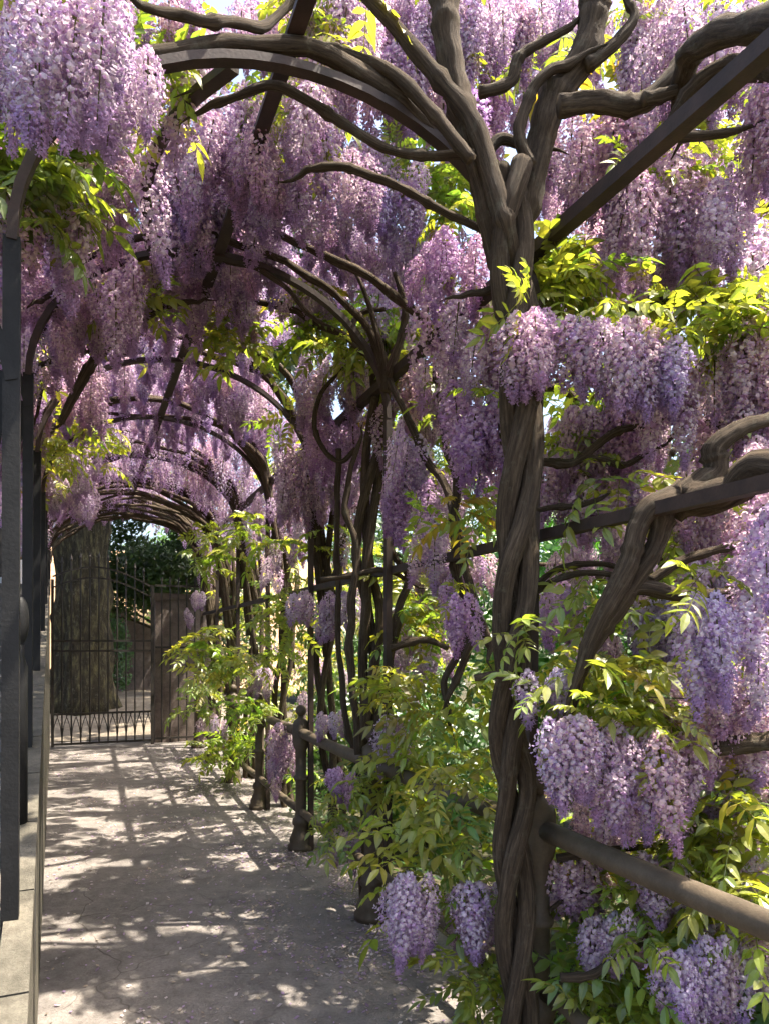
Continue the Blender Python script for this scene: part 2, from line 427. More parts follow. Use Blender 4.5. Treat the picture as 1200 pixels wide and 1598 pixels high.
for i, Y in enumerate(ARCH_Y):
    gm = Geo(); gm.sweep([hoop_pt(i, k / 28) for k in range(29)], .02, flat=(.045, .028)); gm.build('hoop', M['iron'], perg)
    gm = Geo(); gm.sweep([Vector((RX - (.05 if i == 0 else 0), Y, 0)), Vector((RX - (.025 if i == 0 else 0), Y, SPR_Z[i] - .6)), Vector((RX, Y, SPR_Z[i]))], .02, flat=(.042, .036)); gm.build('post', M['iron'], perg)
    # grey steel post on the stair wall, forked at the top
    zf = stair_z(Y); SPRING = SPR_Z[i] - (.25 if i == 0 else 0)
    gm = Geo(); gm.sweep([Vector((LX[i] - .005, Y, zf - .12)), Vector((LX[i], Y, SPR_Z[i] + .01))], .03, flat=(.036, .045))
    gm.sweep([Vector((LX[i] - .075, Y + .02, zf - .12)), Vector((LX[i] - .06, Y + .02, SPRING - .35)), Vector((LX[i] - .02, Y + .015, SPRING - .12))], .03, flat=(.022, .045))
    gm.build('steel_post', M['steel'], perg)
    gm = Geo(); gm.sweep(catmull([Vector((LX[i], Y, SPRING - .15)), Vector((LX[i] - .05, Y, SPRING + .02)), Vector((LX[i] - .22, Y - .02, SPRING + .45))], 5), .02, flat=(.045, .03)); gm.build('strut', M['steel'], perg)
def long_bar(name, pts, fl): gm = Geo(); gm.sweep(pts, .02, flat=fl); return gm.build(name, M['iron'], perg)
long_bar('ridge_bar', [Vector((.64, -.6, 3.595)), Vector((.62, 3.85, 3.598)), Vector((.54, 11.4, 3.60))], (.055, .022))
long_bar('purlin', [Vector((RX + .03, -.6, 3.10)), Vector((RX + .03, 5, 3.10)), Vector((RX + .03, 11.4, 3.10))], (.05, .05))
long_bar('side_rail', [Vector((RX + .035, -.6, 2.0)), Vector((RX + .035, 5, 2.0)), Vector((RX + .035, 11.4, 2.0))], (.04, .04))
gm = Geo(); gm.sweep(catmull([atY(236, 388, 3.6), atY(228, 320, 3.35), atY(240, 245, 3.0), atY(285, 170, 2.7), atY(365, 103, 2.4)], 7), .02, flat=(.045, .03)); gm.build('curved_strut', M['iron'], perg)

# ------------------------------------------------------------------ cast-iron railing
POST_Y = [.85, 2.35, 3.95, 5.46, 6.93, 8.32, 9.8, 11.2]
PX = 1.55
rail = empty('iron_railing', (PX, 6, 0), 'brown cast iron railing of ringed posts and thick pipes beside the walk', 'railing')
prof = [(.100, 0), (.100, .035), (.084, .05), (.090, .075), (.070, .12), (.052, .18), (.064, .195), (.066, .215), (.062, .235), (.046, .25), (.042, .30),
        (.041, .52), (.052, .53), (.058, .545), (.052, .56), (.041, .57), (.042, .76), (.054, .78), (.064, .82), (.066, .86), (.064, .95), (.052, .985), (.026, 1.0), (.020, 1.02)]
ball = [(.022, 1.02)] + [(.042 * math.sin(a), 1.062 - .042 * math.cos(a)) for a in [.6 + k * .3 for k in range(9)]]
pm = None
for i, Y in enumerate(POST_Y):
    xx = PX - .05 * (i > 1)
    if pm is None:
        q = Geo(); q.lathe(prof, (0, 0, 0), 20); pm = mesh('railing_post', q.v, q.f, M['cast'], True, q.uv)
        q = Geo(); q.lathe(ball, (0, 0, 0), 16); bm_ = mesh('finial', q.v, q.f, M['cast'], True, q.uv)
    if i in (1,): xx = 1.56
    po = link('railing_post', pm, rail, Vector((xx, Y, .008)) - rail.location)
    link('finial', bm_, po)
rx = lambda i: PX + (.01 if i < 2 else -.05)
for i in range(len(POST_Y) - 1):
    for (nm, z, r_) in (('top_rail', .90, .038), ('lower_rail', .30, .030)):
        if i == 0 and z < .5: pass
        a = Vector((rx(i), POST_Y[i] + .05, z)); b = Vector((rx(i+1), POST_Y[i+1] - .05, z))
        q = Geo(); n = 12
        q.sweep([a.lerp(b, k / n) + Vector((0, 0, -.006 * math.sin(math.pi * k / n))) for k in range(n + 1)], r_, 12, rough=.04, seed=i)
        q.build(nm, M['cast'], rail, True)

# ------------------------------------------------------------------ wisteria vines
VINES = []
def gap(p):
    """True where the canopy is open, so that sun reaches the walk in uneven bands"""
    if p.z < 1.5: return False
    q = p - SUN_DIR * (p.z / SUN_DIR.z)
    if q.x < -.6 or q.x > 1.75 or q.y < 1.6 or q.y > 12: return False
    return noise.noise(Vector((q.x * .75, q.y * 1.9 + q.x * .3, 21.3))) + .35 * noise.noise(Vector((q.x * 2.3, q.y * 4.1, 7.7))) > (.0 if q.y < 6.5 else .14)
class Vine:
    def __init__(s, base, label):
        s.root = empty('wisteria_vine', base, label, 'wisteria', 'wisteria vines trained on the pergola'); s.base = Vector(base); s.nf = 0; s.nl = 0; VINES.append(s)
    def stem(s, pts, rad, name='branch', seg=10, rough=.26, per=7, seed=None, wob=0.02):
        P = catmull(pts, per); sd = rnd.uniform(0, 99) if seed is None else seed
        if wob: P = [q + Vector((noise.noise(q * 5 + Vector((sd, 0, 0))), noise.noise(q * 5 + Vector((0, sd, 0))), noise.noise(q * 5 + Vector((0, 0, sd))))) * wob for q in P]
        rr = lerpr(rad, len(P)); m = len(P)
        rr = [q_ * (1 + .16 * noise.noise(Vector((i_ * .55, sd, 3))) + (.28 if (i_ * 7 + int(sd * 10)) % 17 == 0 else 0)) for i_, q_ in enumerate(rr)]
        if name == 'branch' and rad[-1] <= rad[0] * 1.05:
            e = (P[-1] - P[-2]).normalized(); L0 = rr[-1] * 5
            for j in range(1, 5): P.append(P[-1] + (e + Vector((rnd.gauss(0, .25), rnd.gauss(0, .25), rnd.gauss(0, .25)))).normalized() * L0 * .5); rr.append(rad[-1] * (1 - j * .235))
        q = Geo(); q.sweep(P, rr, seg, rough=rough, seed=sd); return q.build(name, M['bark'], s.root, True)
    def flower(s, p, scale=1, tint=(1, 1, 1), far=False, k=None):
        if s.nf >= 297: return
        s.nf += 1
        k = rnd.randrange(len(RAC)) if k is None else k
        me = RAC_F[k % 2] if far else RAC[k]
        sx = scale * rnd.uniform(.85, 1.2)
        o = link('flower_cluster', me, s.root, p - s.base, (rnd.gauss(0, .10), rnd.gauss(0, .10), rnd.uniform(0, 6.28)), (sx, sx, scale * rnd.uniform(.85, 1.15)))
        j = rnd.gauss(0, .05); h = rnd.gauss(0, .028)
        o.color = (max(0, tint[0] * (1 + j + h)), max(0, tint[1] * (1 + j)), max(0, tint[2] * (1 + j - h)), 1)
    def leaf(s, p, scale=1, tint=(1, 1, 1), big=False):
        if s.nl >= 297: return
        s.nl += 1
        me = rnd.choice(SPR_BIG if big else SPR); sc = scale * rnd.uniform(.8, 1.2)
        o = link('leaf_spray', me, s.root, p - s.base, (rnd.gauss(0, .35), rnd.gauss(0, .35), rnd.uniform(0, 6.28)), (sc, sc, sc))
        j = rnd.gauss(0, .12); h = rnd.gauss(0, .12)
        if rnd.random() < .03: tint = (1.5, 1.05, .9)
        o.color = (tint[0] * (1 + j + h), tint[1] * (1 + j), tint[2] * (1 + j), 1)
    def mass(s, px, py, hw, hh, d, n, dd=.18, size=1, tint=(1, 1, 1), ks=None):
        """a clump of racemes filling an oval as seen from the walk, dd metres deep"""
        for i in range(n):
            for _ in range(8):
                a = rnd.uniform(0, 6.283); q = math.sqrt(rnd.random()); z = d + rnd.uniform(-dd, dd) * (1 + .1 * _)
                ks2 = [q_ for q_ in (ks or range(len(RAC))) if RLEN[q_] * size / z * FPX < hh * 1.9 + 15] or [4]; k = rnd.choice(ks2)
                L = RLEN[k] * size; top = max(0, hh - L / z * FPX * .5)
                c = at(px + hw * q * math.cos(a), py + top * q * math.sin(a), z); p = c + Vector((0, 0, L * .5))
                if not gap(c): break
            else:
                if rnd.random() < .6: continue
            s.flower(p, size, tint, False, k)
            if i % 7 == 3 and d < 3.6: s.leaf(p + Vector((rnd.uniform(-.06, .06), rnd.uniform(-.06, .06), .02)), .6, (1.2, 1.15, .9))
    def leaves(s, px, py, hw, hh, d, n, dd=.15, size=1, tint=(1, 1, 1), big=False):
        for _ in range(n):
            a = rnd.uniform(0, 6.283); q = math.sqrt(rnd.random()); z = d + rnd.uniform(-dd, dd)
            p = at(px + hw * q * math.cos(a), py + hh * q * math.sin(a), z)
            if gap(p) and rnd.random() < .6: continue
            s.leaf(p, size, tint, big)
def pxs(lst, d):
    """pixel list (x, y[, d]) to points"""
    return [at(q[0], q[1], q[2] if len(q) > 2 else d) for q in lst]
def mr(px, d): return px * d / FPX

PINK = (.99, .90, .96); MAUVE = (.96, .92, .99); BLUE = (.91, .89, 1.06); DEEP = (.92, .76, .98)

# --- the vine whose root is at the next post towards the camera; its arms reach in from the right edge
v0 = Vine((PX, .85, 0), 'wisteria whose thick gnarled arm reaches in over the railing at the right edge')
v0.stem([Vector((1.62, .85, 0)), Vector((1.72, .88, .8)), Vector((1.78, .95, 1.6)), Vector((1.80, 1.1, 2.2)), Vector((1.7, 1.2, 3.0))], [.09, .08, .075, .06, .04], 'trunk')
D = 2.25
v0.stem([Vector((1.78, .95, 1.75))] + pxs([(1210, 728, 1.95), (1140, 758, 2.1), (1070, 783), (1025, 795), (1000, 830), (985, 885), (950, 945), (918, 1012)], D), [.05, .048, .046, .052, .042, .032, .032, .028, .022], wob=.03)
v0.stem(pxs([(1030, 800), (1015, 860), (975, 930), (935, 990), (915, 1040)], 2.28), [.035, .032, .032, .028, .02], wob=.015)
v0.stem(pxs([(1065, 782), (1112, 738), (1114, 698), (1150, 672), (1210, 655)], D), [.04, .038, .034, .028, .02])
v0.stem(pxs([(960, 940), (1000, 915), (1070, 932), (1150, 922), (1230, 900)], 2.3), [.03, .025, .022, .02, .015])
v0.stem(pxs([(1010, 905), (1050, 880), (1100, 865), (1170, 850)], 2.35), [.018, .016, .014, .01])
v0.stem(pxs([(1115, 1170), (1160, 1165), (1240, 1160)], 2.3), [.025, .03, .035])
v0.stem(pxs([(1230, 120, 2.1), (1150, 105, 2.3), (1090, 135, 2.4), (1045, 205, 2.5), (1075, 215, 2.5), (1150, 200, 2.5)], D), [.03, .03, .028, .02, .018, .01])
v0.stem([Vector((1.7, 1.2, 3.0)), at(1230, 40, 1.9), at(1120, 60, 2.2), at(1080, 80, 2.4), at(1060, 130, 2.5)], [.045, .045, .04, .04, .03])
# --- the big braided vine in front
v1 = Vine((1.50, 2.30, 0), 'stout braided wisteria trunk twisting up the nearest post beside the brown railing')
D = 2.72
ctr = pxs([(812, 1640), (808, 1530), (802, 1420), (800, 1330), (804, 1240), (795, 1140), (797, 1040), (803, 950), (808, 850), (813, 740), (816, 640), (812, 540), (803, 450), (798, 380), (797, 320), (800, 260)], 2.6)
def braid(v, ctr, n, off, rad, turns, ph0=0, name='trunk'):
    P = catmull(ctr, 7); m = len(P); o0, o1 = off; r0, r1 = rad
    for k in range(n):
        pts = []; rr = []; acc = 0
        for i, q in enumerate(P):
            t = i / (m - 1)
            if i: acc += (q - P[i-1]).length
            a = ph0 + 2 * math.pi * k / n + acc * turns * 2 * math.pi + .5 * noise.noise(Vector((acc * 1.7, k * 3.3, ph0)))
            o = (o0 + (o1 - o0) * t) * (1 + .35 * noise.noise(Vector((acc * 2, k * 5.1, 2))))
            pts.append(q + Vector((math.cos(a) * o, math.sin(a) * o * .8, 0)))
            rr.append((r0 + (r1 - r0) * t) * (1 + .18 * noise.noise(Vector((acc * 3, k * 9.1, 8)))))
        g_ = Geo(); g_.sweep(pts, rr, 12, rough=.10, seed=k * 3.7 + ph0); g_.build(name, M['bark'], v.root, True)
braid(v1, ctr, 3, (.045, .047), (.031, .038), .85, .8)
r = lambda *a: [mr(q * .78, D) for q in a]
v1.stem(pxs([(800, 540, 2.68), (788, 440, 2.66), (762, 330), (742, 240), (712, 140), (697, 60), (692, 0), (690, -120)], 2.62), r(12, 20, 25, 23, 25, 26, 27, 28), 'branch', wob=.008)
v1.stem(pxs([(803, 450, 2.66), (790, 360), (765, 270), (725, 175), (660, 85), (590, 15), (520, -60)], 2.56), r(12, 19, 19, 17, 15, 13, 11), wob=.012)
v1.stem(pxs([(805, 400), (826, 300), (842, 220), (862, 160), (905, 95), (925, 40), (935, -20), (950, -130)], 2.66), r(24, 26, 28, 32, 30, 28, 26, 26), wob=.01)
v1.stem(pxs([(870, 165), (930, 160), (985, 163), (1030, 138), (1065, 95), (1090, 75), (1140, 62), (1210, 20)], 2.55), r(20, 20, 18, 18, 16, 14, 13, 12), wob=.012)
v1.stem(pxs([(1000, 160), (1060, 140), (1110, 125), (1160, 128), (1230, 120)], 2.5), r(12, 11, 10, 9, 8))
v1.stem(pxs([(742, 142), (795, 127), (812, 95), (850, 65), (893, 42)], 2.66), r(11, 12, 11, 9, 7))
v1.stem(pxs([(828, 262), (808, 205), (822, 150), (855, 118), (885, 105)], 2.6), r(11, 12, 11, 10, 9))
v1.stem(pxs([(915, 100), (960, 75), (985, 35), (975, 0), (980, -60)], 2.6), r(14, 12, 9, 8, 7))
v1.stem(pxs([(735, 250), (690, 190), (620, 120), (560, 92), (500, 74), (430, 72), (350, 110)], 2.5), r(12, 12, 12, 12, 11, 10, 8), wob=.008)
v1.stem(pxs([(740, 242), (660, 242), (600, 232), (540, 195), (470, 150), (415, 133), (330, 165)], 2.55), r(9, 9, 9, 9, 9, 9, 7), wob=.008)
v1.stem(pxs([(800, 385), (738, 352), (690, 330), (640, 300), (590, 277), (540, 262), (480, 265)], 2.75), r(8, 8, 8, 9, 9, 9, 7), wob=.012)
v1.stem(pxs([(800, 345), (770, 440), (730, 460)], 2.7), r(10, 8, 6))
v1.stem(pxs([(735, 290), (770, 222), (815, 225)], 2.75), r(10, 12, 10))
v1.stem(pxs([(800, 735), (842, 722), (890, 722), (930, 695), (965, 672), (1010, 660)], 2.75), r(9, 9, 9, 9, 8, 6))
v1.stem(pxs([(895, 712), (940, 715), (980, 722), (1025, 702)], 2.75), r(6, 7, 6, 5))
v1.stem(pxs([(800, 800), (835, 797), (890, 792), (930, 780)], 2.75), r(6, 6, 6, 5))
v1.stem(pxs([(825, 918), (870, 888), (930, 880), (985, 890)], 2.8), r(7, 7, 6, 5))
v1.stem(pxs([(835, 925), (890, 898), (960, 900)], 2.7), r(8, 7, 5))
v1.stem(pxs([(960, 560), (1000, 480), (1080, 470), (1150, 500)], 2.8), r(12, 14, 11, 8))
v1.stem(pxs([(872, 1525), (920, 1522), (955, 1490), (990, 1470)], 2.5), r(8, 8, 7, 6))
v1.stem(pxs([(868, 1340), (940, 1330), (1000, 1325)], 2.7), r(9, 8, 6))
v1.stem(pxs([(860, 1420), (900, 1390), (960, 1392)], 2.7), r(5, 5, 4))
v1.stem(pxs([(740, 1060), (780, 1055), (830, 1080)], 2.5), r(7, 7, 6))
v1.stem(pxs([(480, -30, 2.6), (420, 40, 2.5), (330, 35, 2.3), (280, 20, 2.3), (230, 10, 2.2)], 2.4), r(9, 9, 10, 9, 7), wob=.03)
v1.stem([hoop_pt(0, .72, .05), hoop_pt(0, .5, .08), hoop_pt(0, .28, .06), Vector((-.1, 2.2, 3.2)), Vector((-.45, 2.0, 3.1))], [.03, .028, .024, .02, .012])
# --- second vine
v2 = Vine((1.58, 4.05, 0), 'tangled grey brown wisteria trunk on the second hoop, left of the stout braided trunk')
ctr2 = pxs([(582, 1420), (578, 1260), (574, 1160), (578, 1050), (580, 950), (570, 870), (574, 780), (586, 690), (592, 600), (592, 530)], 4.5)
braid(v2, ctr2, 3, (.050, .045), (.036, .024), .5, .2)
v2.stem(pxs([(560, 1180), (548, 1060), (548, 960), (560, 860), (540, 790), (556, 700)], 4.2), [.022, .022, .024, .022, .018, .014], wob=.03)
v2.stem(pxs([(604, 1150), (602, 1060), (622, 960), (634, 900), (612, 850), (630, 800)], 4.2), [.024, .027, .025, .022, .018, .014], wob=.03)
v2.stem(pxs([(608, 590, 4.1), (640, 660, 3.9), (668, 715, 3.8), (700, 770, 3.7), (716, 850, 3.5), (735, 925, 3.4), (758, 1000, 3.2)], 3.8), [.018, .02, .02, .02, .02, .02, .018], wob=.02)
v2.stem(pxs([(682, 570), (686, 640), (700, 700), (712, 760), (706, 830), (720, 920), (738, 965), (715, 1020), (690, 1070), (698, 1120)], 3.6), [.015, .017, .018, .021, .023, .021, .02, .018, .016, .014], wob=.025)
v2.stem(pxs([(742, 960), (722, 1040), (700, 1085)], 3.55), [.022, .018, .014])
v2.stem(pxs([(540, 398), (562, 440), (580, 490), (598, 560), (600, 610)], 4.1), [.008, .012, .015, .02, .025], wob=.006)
v2.stem(pxs([(616, 425), (632, 480), (625, 530), (604, 590)], 4.1), [.012, .02, .024, .026], wob=.006)
v2.stem(pxs([(600, 480, 4.2), (560, 490, 4.2), (552, 520, 4.2), (590, 560, 4.2)], 4.2), [.012, .016, .02, .022])
v2.stem(pxs([(430, 365), (520, 405), (600, 450), (680, 515), (720, 570)], 3.9), [.017, .022, .024, .024, .02], wob=.02)
v2.stem([hoop_pt(1, t, .09) for t in (.98, .85, .7, .5, .3, .12)], [.022, .022, .02, .018, .016, .012], wob=.03)
v2.stem([hoop_pt(1, t, .12) + Vector((0, dy, 0)) for t, dy in ((.95, 0), (.8, .3), (.6, .6), (.4, .7), (.2, .6))], [.02, .02, .018, .015, .012], wob=.04)
v2.stem(pxs([(95, 660), (120, 610), (148, 562), (195, 515), (250, 482), (300, 470)], 4.1), [.02, .026, .032, .03, .022, .015], wob=.006)
v2.stem(pxs([(330, 405), (400, 420), (450, 455), (500, 500)], 3.9), [.014, .014, .014, .012])
v2.stem(pxs([(500, 905), (600, 890), (640, 905)], 4.2), [.014, .016, .012])
v2.stem(pxs([(700, 1010), (660, 1000), (610, 1010)], 4.0), [.014, .02, .022])
v2.stem(pxs([(528, 700), (526, 800), (528, 930), (530, 1020), (545, 1150)], 4.6), [.02, .019, .019, .019, .019], wob=.012)
v2.stem(pxs([(555, 700), (530, 722), (500, 690), (492, 640), (520, 590), (560, 560)], 4.6), [.014, .016, .016, .014, .012, .01])
# --- the vines further along, each on its own post
labels = ['wisteria stems bunched on the third hoop behind the ball topped iron post',
          'wisteria climbing the fourth hoop with leafy shoots leaning over the walk',
          'wisteria with thin twisted stems on the fifth hoop along the walk',
          'dark brown wisteria stems crowded on the sixth hoop near the gate',
          'wisteria weaving a dense arch of bare stems just before the iron gate']
fv = []
for j, lb in enumerate(labels):
    i = j + 2; Y = ARCH_Y[i]; v = Vine((1.60, Y + .1, 0), lb); fv.append(v)
    c = [Vector((1.76 + .05 * math.sin(z * 2 + i), Y + .1 + .06 * math.sin(z * 3 + i * 2), z)) for z in (-.05, .5, 1.0, 1.5, 2.0, 2.5, 2.9)]
    braid(v, c, 3 if j < 3 else 4, (.06, .06), (.030, .022), .45, i * 1.3)
    ns = (3, 4, 9, 18, 24)[j]
    for k in range(ns):
        dy = rnd.uniform(-.7, .7); dz = rnd.uniform(.02, .16) if j < 3 else rnd.uniform(-.22, .12)
        ts = [.97, .85, .7, .5, .32, .15, .04]
        pts = [Vector((1.74 + rnd.uniform(-.05, .12), Y + .1, 1.6 + rnd.uniform(-.6, .8)))] + [hoop_pt(i, t, dz) + Vector((0, dy * (1 - t) * 1.4 + rnd.uniform(-.08, .08), rnd.uniform(-.03, .05))) for t in ts[:rnd.randint(5, 7)]]
        v.stem(pts, [.03, .028, .026, .024, .02, .018, .012], seg=6, per=5, wob=.03)
    for k in range(2):
        a = rnd.uniform(.5, .9)
        v.stem([Vector((1.6, Y + .1, 2.2)), Vector((1.75, Y + .3, 2.7)), Vector((2.0 + a * .4, Y + .5, 2.9)), Vector((2.3 + a, Y + .4, 3.1))], [.03, .026, .02, .012], seg=6, wob=.04)

# --- flower masses and leaves, front to back -------------------------------------------------------
# near, overhead left
v1.mass(95, 90, 120, 130, 1.75, 20, .14, .8, MAUVE, (1, 3, 0)); v1.mass(180, 150, 60, 120, 2.0, 10, .12, .85, MAUVE)
v1.mass(60, 330, 100, 170, 2.7, 14, .25, 1, PINK); v1.mass(140, 300, 90, 130, 2.9, 20, .2, 1, PINK); v1.mass(270, 260, 60, 100, 3.65, 10, .1, .9, PINK, (2, 4))
v1.mass(330, 240, 80, 105, 3.6, 10, .1, .9, MAUVE, (2, 4, 0))
v1.mass(430, 240, 110, 100, 3.1, 22, .2, .9, PINK, (2, 4, 0)); v1.mass(560, 290, 100, 90, 3.3, 22, .2, .9, MAUVE, (2, 4, 0)); v1.mass(615, 345, 50, 70, 3.4, 9, .12, .9, BLUE, (2, 4))
v1.mass(250, 30, 60, 60, 2.4, 5, .2, .8, PINK); v1.mass(620, 60, 90, 80, 3.2, 10, .2, .9, MAUVE); v1.mass(500, 40, 60, 60, 3.2, 6, .2, .9, MAUVE)
v1.mass(700, 425, 50, 75, 3.4, 14, .15, .9, DEEP)
v1.mass(735, 560, 48, 110, 3.3, 16, .12, 1.1, MAUVE); v1.mass(738, 700, 42, 110, 3.3, 14, .12, 1.1, DEEP)
v1.mass(760, 60, 70, 90, 3.3, 12, .2, 1, MAUVE); v1.mass(780, 200, 60, 80, 3.4, 6, .2, 1, DEEP)
v1.mass(865, 555, 60, 80, 2.45, 10, .08, .95, PINK, (0, 2, 3)); v1.mass(960, 560, 70, 70, 2.45, 10, .1, .9, MAUVE, (0, 2, 3)); v1.mass(1030, 580, 40, 70, 2.5, 6, .1, .95, BLUE)
v1.mass(890, 1190, 42, 80, 2.2, 10, .05, .85, MAUVE, (0, 2)); v1.mass(990, 1220, 45, 110, 2.25, 12, .1, .85, PINK, (0, 2, 4)); v1.mass(850, 1085, 34, 40, 2.35, 4, .05, .7, BLUE, (4,))
v1.mass(645, 1430, 42, 75, 2.75, 10, .08, .85, MAUVE, (0, 2)); v1.mass(750, 1435, 36, 65, 2.8, 8, .06, .85, MAUVE, (0, 2))
v1.mass(720, 970, 22, 45, 3.2, 4, .05, .8, DEEP); v1.mass(1030, 960, 35, 25, 2.9, 3, .1, .7, BLUE, (4,))
v1.mass(920, 760, 50, 60, 3.1, 8, .12, .9, PINK); v1.mass(960, 780, 60, 50, 3.3, 8, .1, .9, PINK)
# right: upper big masses and the edge
v0.mass(940, 250, 70, 130, 3.1, 14, .25, 1, PINK); v0.mass(1040, 330, 90, 140, 2.9, 24, .25, 1, PINK); v0.mass(1130, 360, 80, 120, 2.9, 20, .25, 1, MAUVE)
v0.mass(1000, 80, 70, 100, 3.1, 12, .25, 1, MAUVE); v0.mass(1120, 90, 90, 100, 3.0, 12, .25, 1, MAUVE); v0.mass(860, 60, 70, 70, 3.4, 8, .2, 1, MAUVE)
v0.mass(1185, 200, 30, 130, 2.6, 8, .15, 1, PINK); v0.mass(1110, 640, 70, 110, 2.85, 18, .15, 1, PINK); v0.mass(1180, 600, 40, 110, 2.7, 10, .15, .95, PINK)
v0.mass(1010, 680, 70, 70, 3.0, 12, .12, .95, DEEP); v0.mass(1175, 850, 32, 130, 2.1, 10, .1, .85, BLUE); v0.mass(1185, 1000, 30, 120, 2.1, 9, .1, .85, MAUVE)
v0.mass(1100, 1010, 34, 90, 2.0, 8, .05, .8, BLUE, (0, 2)); v0.mass(1110, 1525, 46, 70, 2.35, 9, .06, .85, BLUE, (0, 2)); v0.mass(1060, 1540, 28, 60, 2.3, 5, .05, .8, BLUE, (2, 4))
v0.mass(985, 1465, 30, 50, 2.5, 4, .05, .8, MAUVE, (2, 4)); v0.mass(1070, 1150, 50, 110, 2.4, 10, .1, .85, PINK, (0, 2)); v0.mass(1150, 1100, 40, 80, 2.3, 6, .1, .85, PINK)
v0.mass(1060, 1400, 50, 45, 2.5, 6, .08, .75, MAUVE, (4,)); v0.mass(920, 1390, 45, 40, 2.9, 6, .1, .8, DEEP, (4,)); v0.mass(1180, 1220, 40, 50, 2.6, 5, .1, .8, PINK, (4,))
v0.mass(1130, 790, 60, 60, 3.0, 8, .2, .9, PINK); v0.mass(1000, 850, 70, 50, 3.3, 8, .2, .9, MAUVE); v0.mass(1180, 1370, 25, 20, 2.4, 2, .05, .6, BLUE, (4,))
v0.mass(1040, 1260, 45, 70, 2.6, 8, .1, .85, PINK, (2, 4)); v0.mass(1130, 1210, 45, 70, 2.6, 8, .1, .85, MAUVE, (2, 4)); v0.mass(930, 1300, 40, 60, 2.8, 7, .1, .85, PINK, (2, 4)); v0.mass(1180, 1500, 30, 60, 2.5, 5, .1, .85, MAUVE, (2, 4))
v0.mass(1120, 930, 50, 60, 2.7, 8, .12, .85, PINK, (2, 4)); v0.mass(880, 760, 40, 60, 3.0, 6, .1, .9, PINK, (2, 4)); v0.mass(1040, 760, 60, 50, 2.9, 8, .12, .9, PINK, (2, 4))
# middle distance
v2.mass(350, 460, 110, 75, 4.45, 22, .25, 1, MAUVE); v2.mass(490, 380, 100, 65, 4.5, 18, .2, 1, MAUVE); v2.mass(120, 480, 110, 120, 3.8, 26, .35, 1, PINK); v2.mass(230, 440, 80, 75, 4.3, 14, .2, 1, PINK)
v2.mass(530, 610, 62, 85, 4.9, 18, .2, 1.1, MAUVE); v2.mass(520, 700, 45, 60, 4.9, 9, .15, 1, DEEP); v2.mass(650, 720, 35, 90, 3.9, 8, .12, .9, BLUE); v2.mass(640, 800, 35, 60, 3.9, 7, .12, .9, DEEP)
v2.mass(672, 870, 20, 65, 3.4, 4, .05, .8, PINK); v2.mass(600, 1160, 28, 50, 4.1, 6, .08, .85, MAUVE, (0, 2)); v2.mass(548, 1320, 24, 45, 4.5, 5, .05, .85, PINK, (4, 2)); v2.mass(655, 620, 22, 70, 4.2, 6, .1, .9, PINK)
v2.mass(500, 960, 50, 45, 4.9, 10, .15, .9, MAUVE, (2, 4)); v2.mass(700, 930, 20, 40, 3.6, 3, .05, .8, DEEP, (4,)); v2.mass(530, 1230, 30, 35, 4.4, 5, .08, .8, DEEP, (4,)); v2.mass(650, 1040, 35, 40, 4.4, 5, .1, .8, PINK, (4,))
f3, f4, f5, f6, f7 = fv
f3.mass(480, 740, 60, 95, 5.7, 20, .25, 1.1, MAUVE); f3.mass(440, 1190, 26, 75, 5.9, 9, .1, .9, PINK, (0, 2)); f3.mass(515, 1140, 22, 40, 5.0, 4, .1, .85, MAUVE, (4,)); f3.mass(250, 545, 70, 45, 5.9, 14, .3, 1, MAUVE); f3.mass(150, 620, 60, 70, 5.2, 14, .4, 1, PINK)
f3.mass(430, 890, 25, 50, 5.9, 5, .1, .9, MAUVE, (2, 4)); f3.mass(400, 640, 50, 50, 6.0, 10, .3, 1, MAUVE)
f4.mass(400, 1060, 30, 40, 6.9, 7, .15, .9, MAUVE, (2, 4)); f4.mass(110, 755, 55, 70, 6.6, 18, .3, 1, MAUVE); f4.mass(310, 665, 90, 40, 7.3, 20, .4, 1, MAUVE); f4.mass(430, 800, 40, 60, 7.0, 8, .3, 1, PINK)
f5.mass(130, 780, 40, 60, 7.6, 10, .3, 1, MAUVE); f5.mass(330, 1140, 25, 40, 8.0, 5, .1, .9, MAUVE, (4,)); f5.mass(300, 700, 70, 30, 8.2, 10, .4, .9, PINK)
f6.mass(310, 950, 20, 50, 9.0, 5, .2, .9, MAUVE, (4,))
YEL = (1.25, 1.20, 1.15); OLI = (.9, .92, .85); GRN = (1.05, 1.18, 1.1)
# leaves
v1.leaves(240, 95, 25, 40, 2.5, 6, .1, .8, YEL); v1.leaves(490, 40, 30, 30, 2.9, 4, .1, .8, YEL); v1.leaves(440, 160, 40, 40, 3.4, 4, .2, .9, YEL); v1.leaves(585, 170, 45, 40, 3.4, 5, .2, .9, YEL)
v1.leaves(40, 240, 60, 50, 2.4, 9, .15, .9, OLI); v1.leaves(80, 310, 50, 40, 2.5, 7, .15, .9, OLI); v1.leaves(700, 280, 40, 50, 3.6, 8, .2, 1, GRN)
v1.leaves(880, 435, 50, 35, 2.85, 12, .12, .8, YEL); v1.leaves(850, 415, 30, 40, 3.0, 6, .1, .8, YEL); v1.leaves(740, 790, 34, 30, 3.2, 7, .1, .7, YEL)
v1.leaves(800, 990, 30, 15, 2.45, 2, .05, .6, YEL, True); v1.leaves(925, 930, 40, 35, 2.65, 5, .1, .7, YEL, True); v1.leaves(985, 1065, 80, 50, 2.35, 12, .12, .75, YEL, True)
v1.leaves(850, 1060, 25, 20, 2.3, 1, .02, .6, YEL, True); v1.leaves(675, 1320, 70, 70, 2.95, 11, .12, .9, YEL, True); v1.leaves(700, 1250, 55, 40, 3.0, 5, .1, .8, YEL, True)
